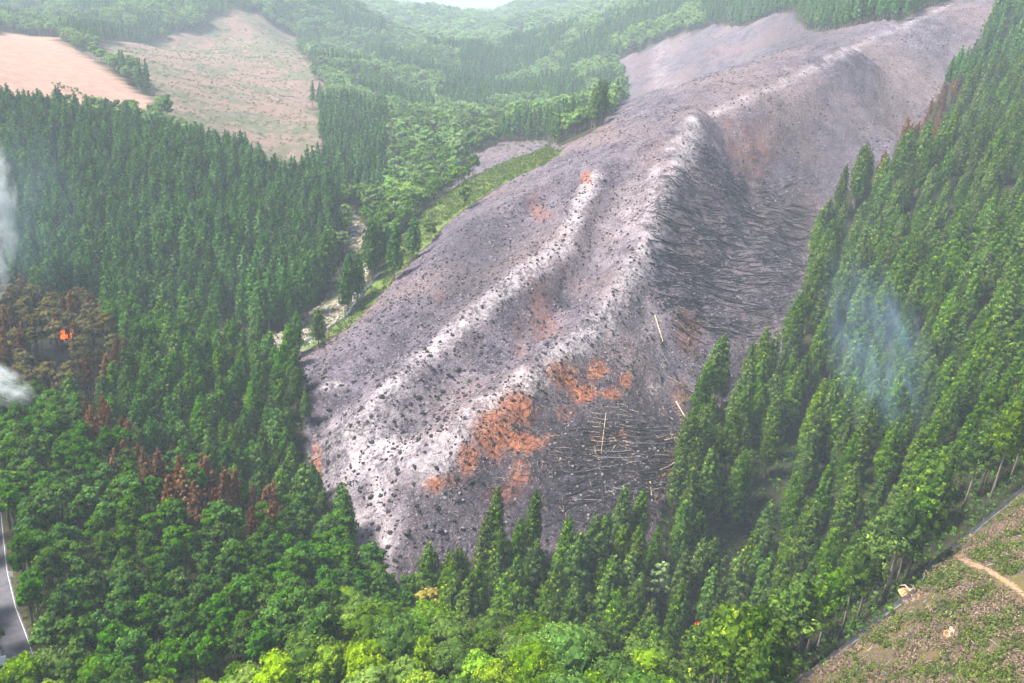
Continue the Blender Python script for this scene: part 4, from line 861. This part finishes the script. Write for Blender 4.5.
# ---------------------------------------------------------------- valley rocks and grass
def rock(seed):
    rng = np.random.default_rng(seed); iv, jf = ico(); return mesh('rock', iv * rng.uniform(0.7, 1.15, (len(iv), 1)) * [0.6, 0.5, 0.35], jf, M['rock'])
RK = [rock(340 + i) for i in range(4)]
mn, mx = Z_GRAVEL.min(0), Z_GRAVEL.max(0); q = RNG.uniform(mn, mx, (4000, 2)); q = q[inside(q[:, 0], q[:, 1], Z_GRAVEL)][:450]
scatter('stream_rocks', np.column_stack([q, hgt(q[:, 0], q[:, 1]) + 0.1]), RNG.uniform(0, 6.28, len(q)), RNG.uniform(0.6, 2.2, len(q)), RNG.integers(0, 4, len(q)), RK, 'pale rocks strewn along the stony stream bed', 'rocks')
for Pz, nm, lb, n in ((Z_GRASS, 'valley_grass', 'light green grass along the valley track', 2600), (Z_BURNT2, 'valley_edge_scrub', 'sparse scrub on the small burnt patch above the grass', 160), (Z_CUT, 'cut_hill_scrub', 'thin green scrub dotted over the cut pink hill', 3000), (Z_GRAVEL, 'stream_bed_scrub', 'green scrub along the stony stream bed', 260)):
    mn, mx = Pz.min(0), Pz.max(0); q = RNG.uniform(mn, mx, (20000, 2)); q = q[inside(q[:, 0] + 7 * fbm(q[:, 0] / 9, q[:, 1] / 9, 71, 3), q[:, 1] + 7 * fbm(q[:, 0] / 9, q[:, 1] / 9 + 5, 73, 3), Pz)][:n]
    scatter(nm, np.column_stack([q, hgt(q[:, 0], q[:, 1])]), RNG.uniform(0, 6.28, len(q)), RNG.uniform(0.8, 1.9, len(q)), RNG.integers(0, 4, len(q)), TUFT[:4], lb, 'grass')
X, Y = hexgrid(*Z_GRASS.min(0)[[0]], Z_GRASS.max(0)[0], Z_GRASS.min(0)[1], Z_GRASS.max(0)[1], 9, 0.8); m = inside(X, Y, Z_GRASS) & (RNG.random(len(X)) < 0.5); uu, vv, tq = project(np.stack([X, Y, hgt(X, Y)], -1)); _vb = []
for n, i in enumerate(np.flatnonzero(m)): _vb.append((tag(link('valley_bush', BUSH[n % 4], None, (X[i], Y[i], hgt(X[i], Y[i])), (0, 0, n), RNG.uniform(0.9, 2.0)), 'bush', 'bush', 'bushes on the valley grass'), uu[i], vv[i], tq[i]))
by_rows(_vb, '{n} green bush from the left, {r} row back, on the valley grass')
# broken wood heaped where the left wood meets the burnt toe
for n, (a, b, c, d) in enumerate([(308,452,318,470),(312,460,322,455),(310,474,320,484),(314,490,324,478),(316,496,326,504),(308,466,316,478),(318,502,324,490)]):
    log_between('drift_log', a, b, c, d, 0.15, M['palewood'] if n % 2 else M['greywood'], f'{ORD[n]} log from the top in the woody heap beside the left wood', 'log', 'logs of the woody heap')
# shrubs on the bare mound
for n, (a, b) in enumerate([(58,86),(66,90),(74,92),(82,97),(90,101)]):
    P, _ = cast([a], [b]); tag(link('mound_shrub', BUSH[n % 4], None, P[0], (0, 0, n), 2.6), f'{ORD[n]} green shrub from the left on the bare orange mound', 'shrub', 'shrubs on the bare mound')
# ---------------------------------------------------------------- road sign and van
P, _ = cast([12], [582]); p = P[0]; sg = link('road_sign', None, None, p); tag(sg, 'small white sign board on a post beside the curving road', 'sign')
link('post', mesh('post', *tube([(0, 0, -0.3), (0, 0, 2.6)], [0.06, 0.06], 8), M['steel']), sg); link('board', mesh('board', *box(-0.55, 0.55, -0.10, -0.065, 1.4, 2.7), M['white']), sg)
j = np.abs(project(ROAD)[1] - 668).argmin(); d = ROAD[min(j + 1, 59)] - ROAD[j - 1]; ang = math.atan2(d[1], d[0]); nrm = np.array([-d[1], d[0], 0]) / np.hypot(d[0], d[1])
vp = ROAD[j] - nrm * 2.6 * np.sign(nrm[0]); van = link('parked_van', None, None, (vp[0], vp[1], hgt(vp[0], vp[1]) + 0.1), (0, 0, ang)); tag(van, 'small white van on the road at the lower left edge', 'van')
import bmesh
def bevel_box(x0, x1, y0, y1, z0, z1, w, m, name):
    V, Fc = box(x0, x1, y0, y1, z0, z1); me = mesh(name, V, Fc, m); b = bmesh.new(); b.from_mesh(me); bmesh.ops.bevel(b, geom=b.edges[:], offset=w, segments=2, affect='EDGES'); b.to_mesh(me); b.free(); return me
link('body', bevel_box(-1.7, 1.7, -0.74, 0.74, 0.25, 1.05, 0.09, M['white'], 'body'), van); link('cabin', bevel_box(-1.62, 1.2, -0.70, 0.70, 1.0, 1.82, 0.12, M['white'], 'cabin'), van)
link('windscreen', bevel_box(1.17, 1.215, -0.58, 0.58, 1.12, 1.66, 0.01, M['glass'], 'windscreen'), van)
for s in (-1, 1):
    for x in (-1.0, 0.0): link('side_window', bevel_box(x - 0.42, x + 0.42, s * 0.71 - 0.015, s * 0.71 + 0.015, 1.15, 1.62, 0.008, M['glass'], 'side_window'), van)
    for x in (-1.1, 1.1): link('wheel', mesh('wheel', *tube([(x, s * 0.62, 0.28), (x, s * 0.77, 0.28)], [0.28, 0.28], 16), M['rubber']), van)
    link('headlight', bevel_box(1.68, 1.73, s * 0.55 - 0.12, s * 0.55 + 0.12, 0.62, 0.8, 0.01, M['glass'], 'headlight'), van)
# bare charred trunks round the smoking hollow
DT = []
for i in range(3):
    rng = np.random.default_rng(400 + i); DT.append((mesh('trunk', *tube([(0, 0, -0.5), (0.15, 0, 5), (0, 0.2, 10), (0.1, 0.1, 13)], [0.24, 0.19, 0.12, 0.03], 6), M['darkbark'])))
def dead_branches(seed):
    rng = np.random.default_rng(seed); return mesh('branches', *join([tube([(0, 0, z), (math.cos(q) * l * .6, math.sin(q) * l * .6, z + .1), (math.cos(q) * l, math.sin(q) * l, z + .5)], [.06, .04, .015], 4) for z, q, l in zip(rng.uniform(4, 12.5, 22), rng.uniform(0, 6.28, 22), rng.uniform(.8, 2.0, 22))]), M['darkbark'])
DB = [dead_branches(410 + i) for i in range(3)]; _dg = []
for n in range(44):
    q = RNG.uniform(0, 6.28); r = math.sqrt(RNG.random()); uu = 55 + 60 * r * math.cos(q); vv = 386 + 36 * r * math.sin(q); P, tq = cast([uu], [vv])
    o = link('charred_tree', None, None, P[0], (RNG.normal() * .05, RNG.normal() * .05, n), RNG.uniform(0.75, 1.1)); tag(o, 'charred tree', 'burnt tree', 'bare charred trees in the hollow'); link('trunk', DT[n % 3], o); link('branches', DB[n % 3], o); _dg.append((o, uu, vv, tq[0]))
by_rows(_dg, '{n} bare charred tree from the left, {r} row back, in the smoking hollow')
# ---------------------------------------------------------------- fire and smoke
def fire(pix, H, n, label, lift=0.0):
    P, _ = cast([pix[0]], [pix[1]], lift=lift); p = P[0]; rng = np.random.default_rng(int(pix[0])); parts = []
    o = link('fire', None, None, (p[0], p[1], p[2])); tag(o, label, 'fire', None)
    ct = link('charred_tree', None, None, (p[0], p[1] + 0.3, hgt(p[0], p[1] + 0.3)), (0, 0, pix[0]), 0.8); tag(ct, 'bare charred tree with flames in it, the ' + label.split(' fire')[0] + ' fire', 'burnt tree'); link('trunk', DT[0], ct); link('branches', DB[0], ct)
    for k in range(n):
        q = rng.uniform(0, 6.28); r = rng.uniform(0, 0.5) * H; h = H * rng.uniform(0.35, 1.0); b = np.array([r * math.cos(q) * 1.6, r * math.sin(q), -0.2]); w = h * rng.uniform(0.12, 0.2); l = rng.normal(0, 0.15, 2) * h
        V, Fc = tube([b, b + [l[0] * .2, l[1] * .2, h * .3], b + [-l[0] * .3, l[1] * .4, h * .6], b + [l[0], l[1], h]], [w * 0.6, w, w * 0.6, 0.02], 6); link('flame', mesh('flame', V, Fc, M['flame'], smooth=True), o)
fire((68, 338), 3.6, 9, 'largest orange fire burning in the smoking hollow at left', 9.0)
fire((6, 447), 2.4, 6, 'small red fire at the left picture edge', 10.0)
fire((697, 625), 1.3, 5, 'tiny orange fire in the dark cedar draw', 14.0)
def smoke(name, pix, dist_t, size, dens, col, thr, scale, label, rot=(0, 0, 0)):
    p = CAM + ray(*pix) * dist_t; iv, jf = ico(); o = link(name, mesh(name, iv, jf, []), None, p, rot, size); tag(o, label, 'smoke', kind='stuff')
    g = NT(name); co = g.coord(); ln = g.n('ShaderNodeVectorMath', operation='LENGTH'); g.t.links.new(co, ln.inputs[0])
    fall = g.math('POWER', g.math('SUBTRACT', 1.0, ln.outputs['Value'], True), 1.3); mp = g.n('ShaderNodeMapping'); mp.inputs['Scale'].default_value = scale; g.t.links.new(co, mp.inputs[0]); nz = g.noise(1.0, 5, 0.62, mp.outputs[0], 1.0)
    dn = g.math('MULTIPLY', g.math('MULTIPLY', fall, g.step(nz, thr, thr + 0.35)), dens)
    v = g.n('ShaderNodeVolumePrincipled'); v.inputs['Color'].default_value = (*col, 1); v.inputs['Anisotropy'].default_value = 0.2; g.put(v.inputs['Density'], dn); g.t.links.new(v.outputs[0], g.out.inputs['Volume'])
    o.data.materials.append(g.m); return o
smoke('smoke_wisp', (880, 362), 240, (15, 20, 42), 0.10, (0.50, 0.74, 1.0), 0.43, (3.4, 3.4, 1.8), 'thin blue smoke wisp rising from the cedars on the right hillside', (0.0, -0.5, 0))
smoke('smoke_haze', (22, 210), 300, (24, 20, 40), 0.012, (0.55, 0.78, 1.0), 0.35, (2.0, 2.0, 1.4), 'faint blue smoke drifting over the left woods')
smoke('smoke_plume', (-17, 216), 262, (11, 8, 32), 4.0, (0.95, 0.98, 1.0), 0.44, (2.2, 2.2, 3.4), 'thick white smoke plume at the left picture edge', (0, 0.1, 0))
smoke('smoke_puff', (-8, 382), 240, (13, 7, 6), 2.2, (0.95, 0.98, 1.0), 0.42, (2.6, 2.6, 2.6), 'low white smoke bank in the hollow at the left edge', (0, 0.4, 0))
# air
V, Fc = box(-4300, 4300, -800, 6400, float(ZZ.min()) - 1.0, float(max(ZZ.max(), 150)) + 35.0)
hz = link('haze', mesh('haze', V, Fc, [])); tag(hz, 'pale blue haze lying over the valley', 'haze', kind='stuff')
g = NT('haze'); v = g.n('ShaderNodeVolumePrincipled'); v.inputs['Color'].default_value = (0.74, 0.87, 1.0, 1); v.inputs['Density'].default_value = 0.00025; g.t.links.new(v.outputs[0], g.out.inputs['Volume']); hz.data.materials.append(g.m)
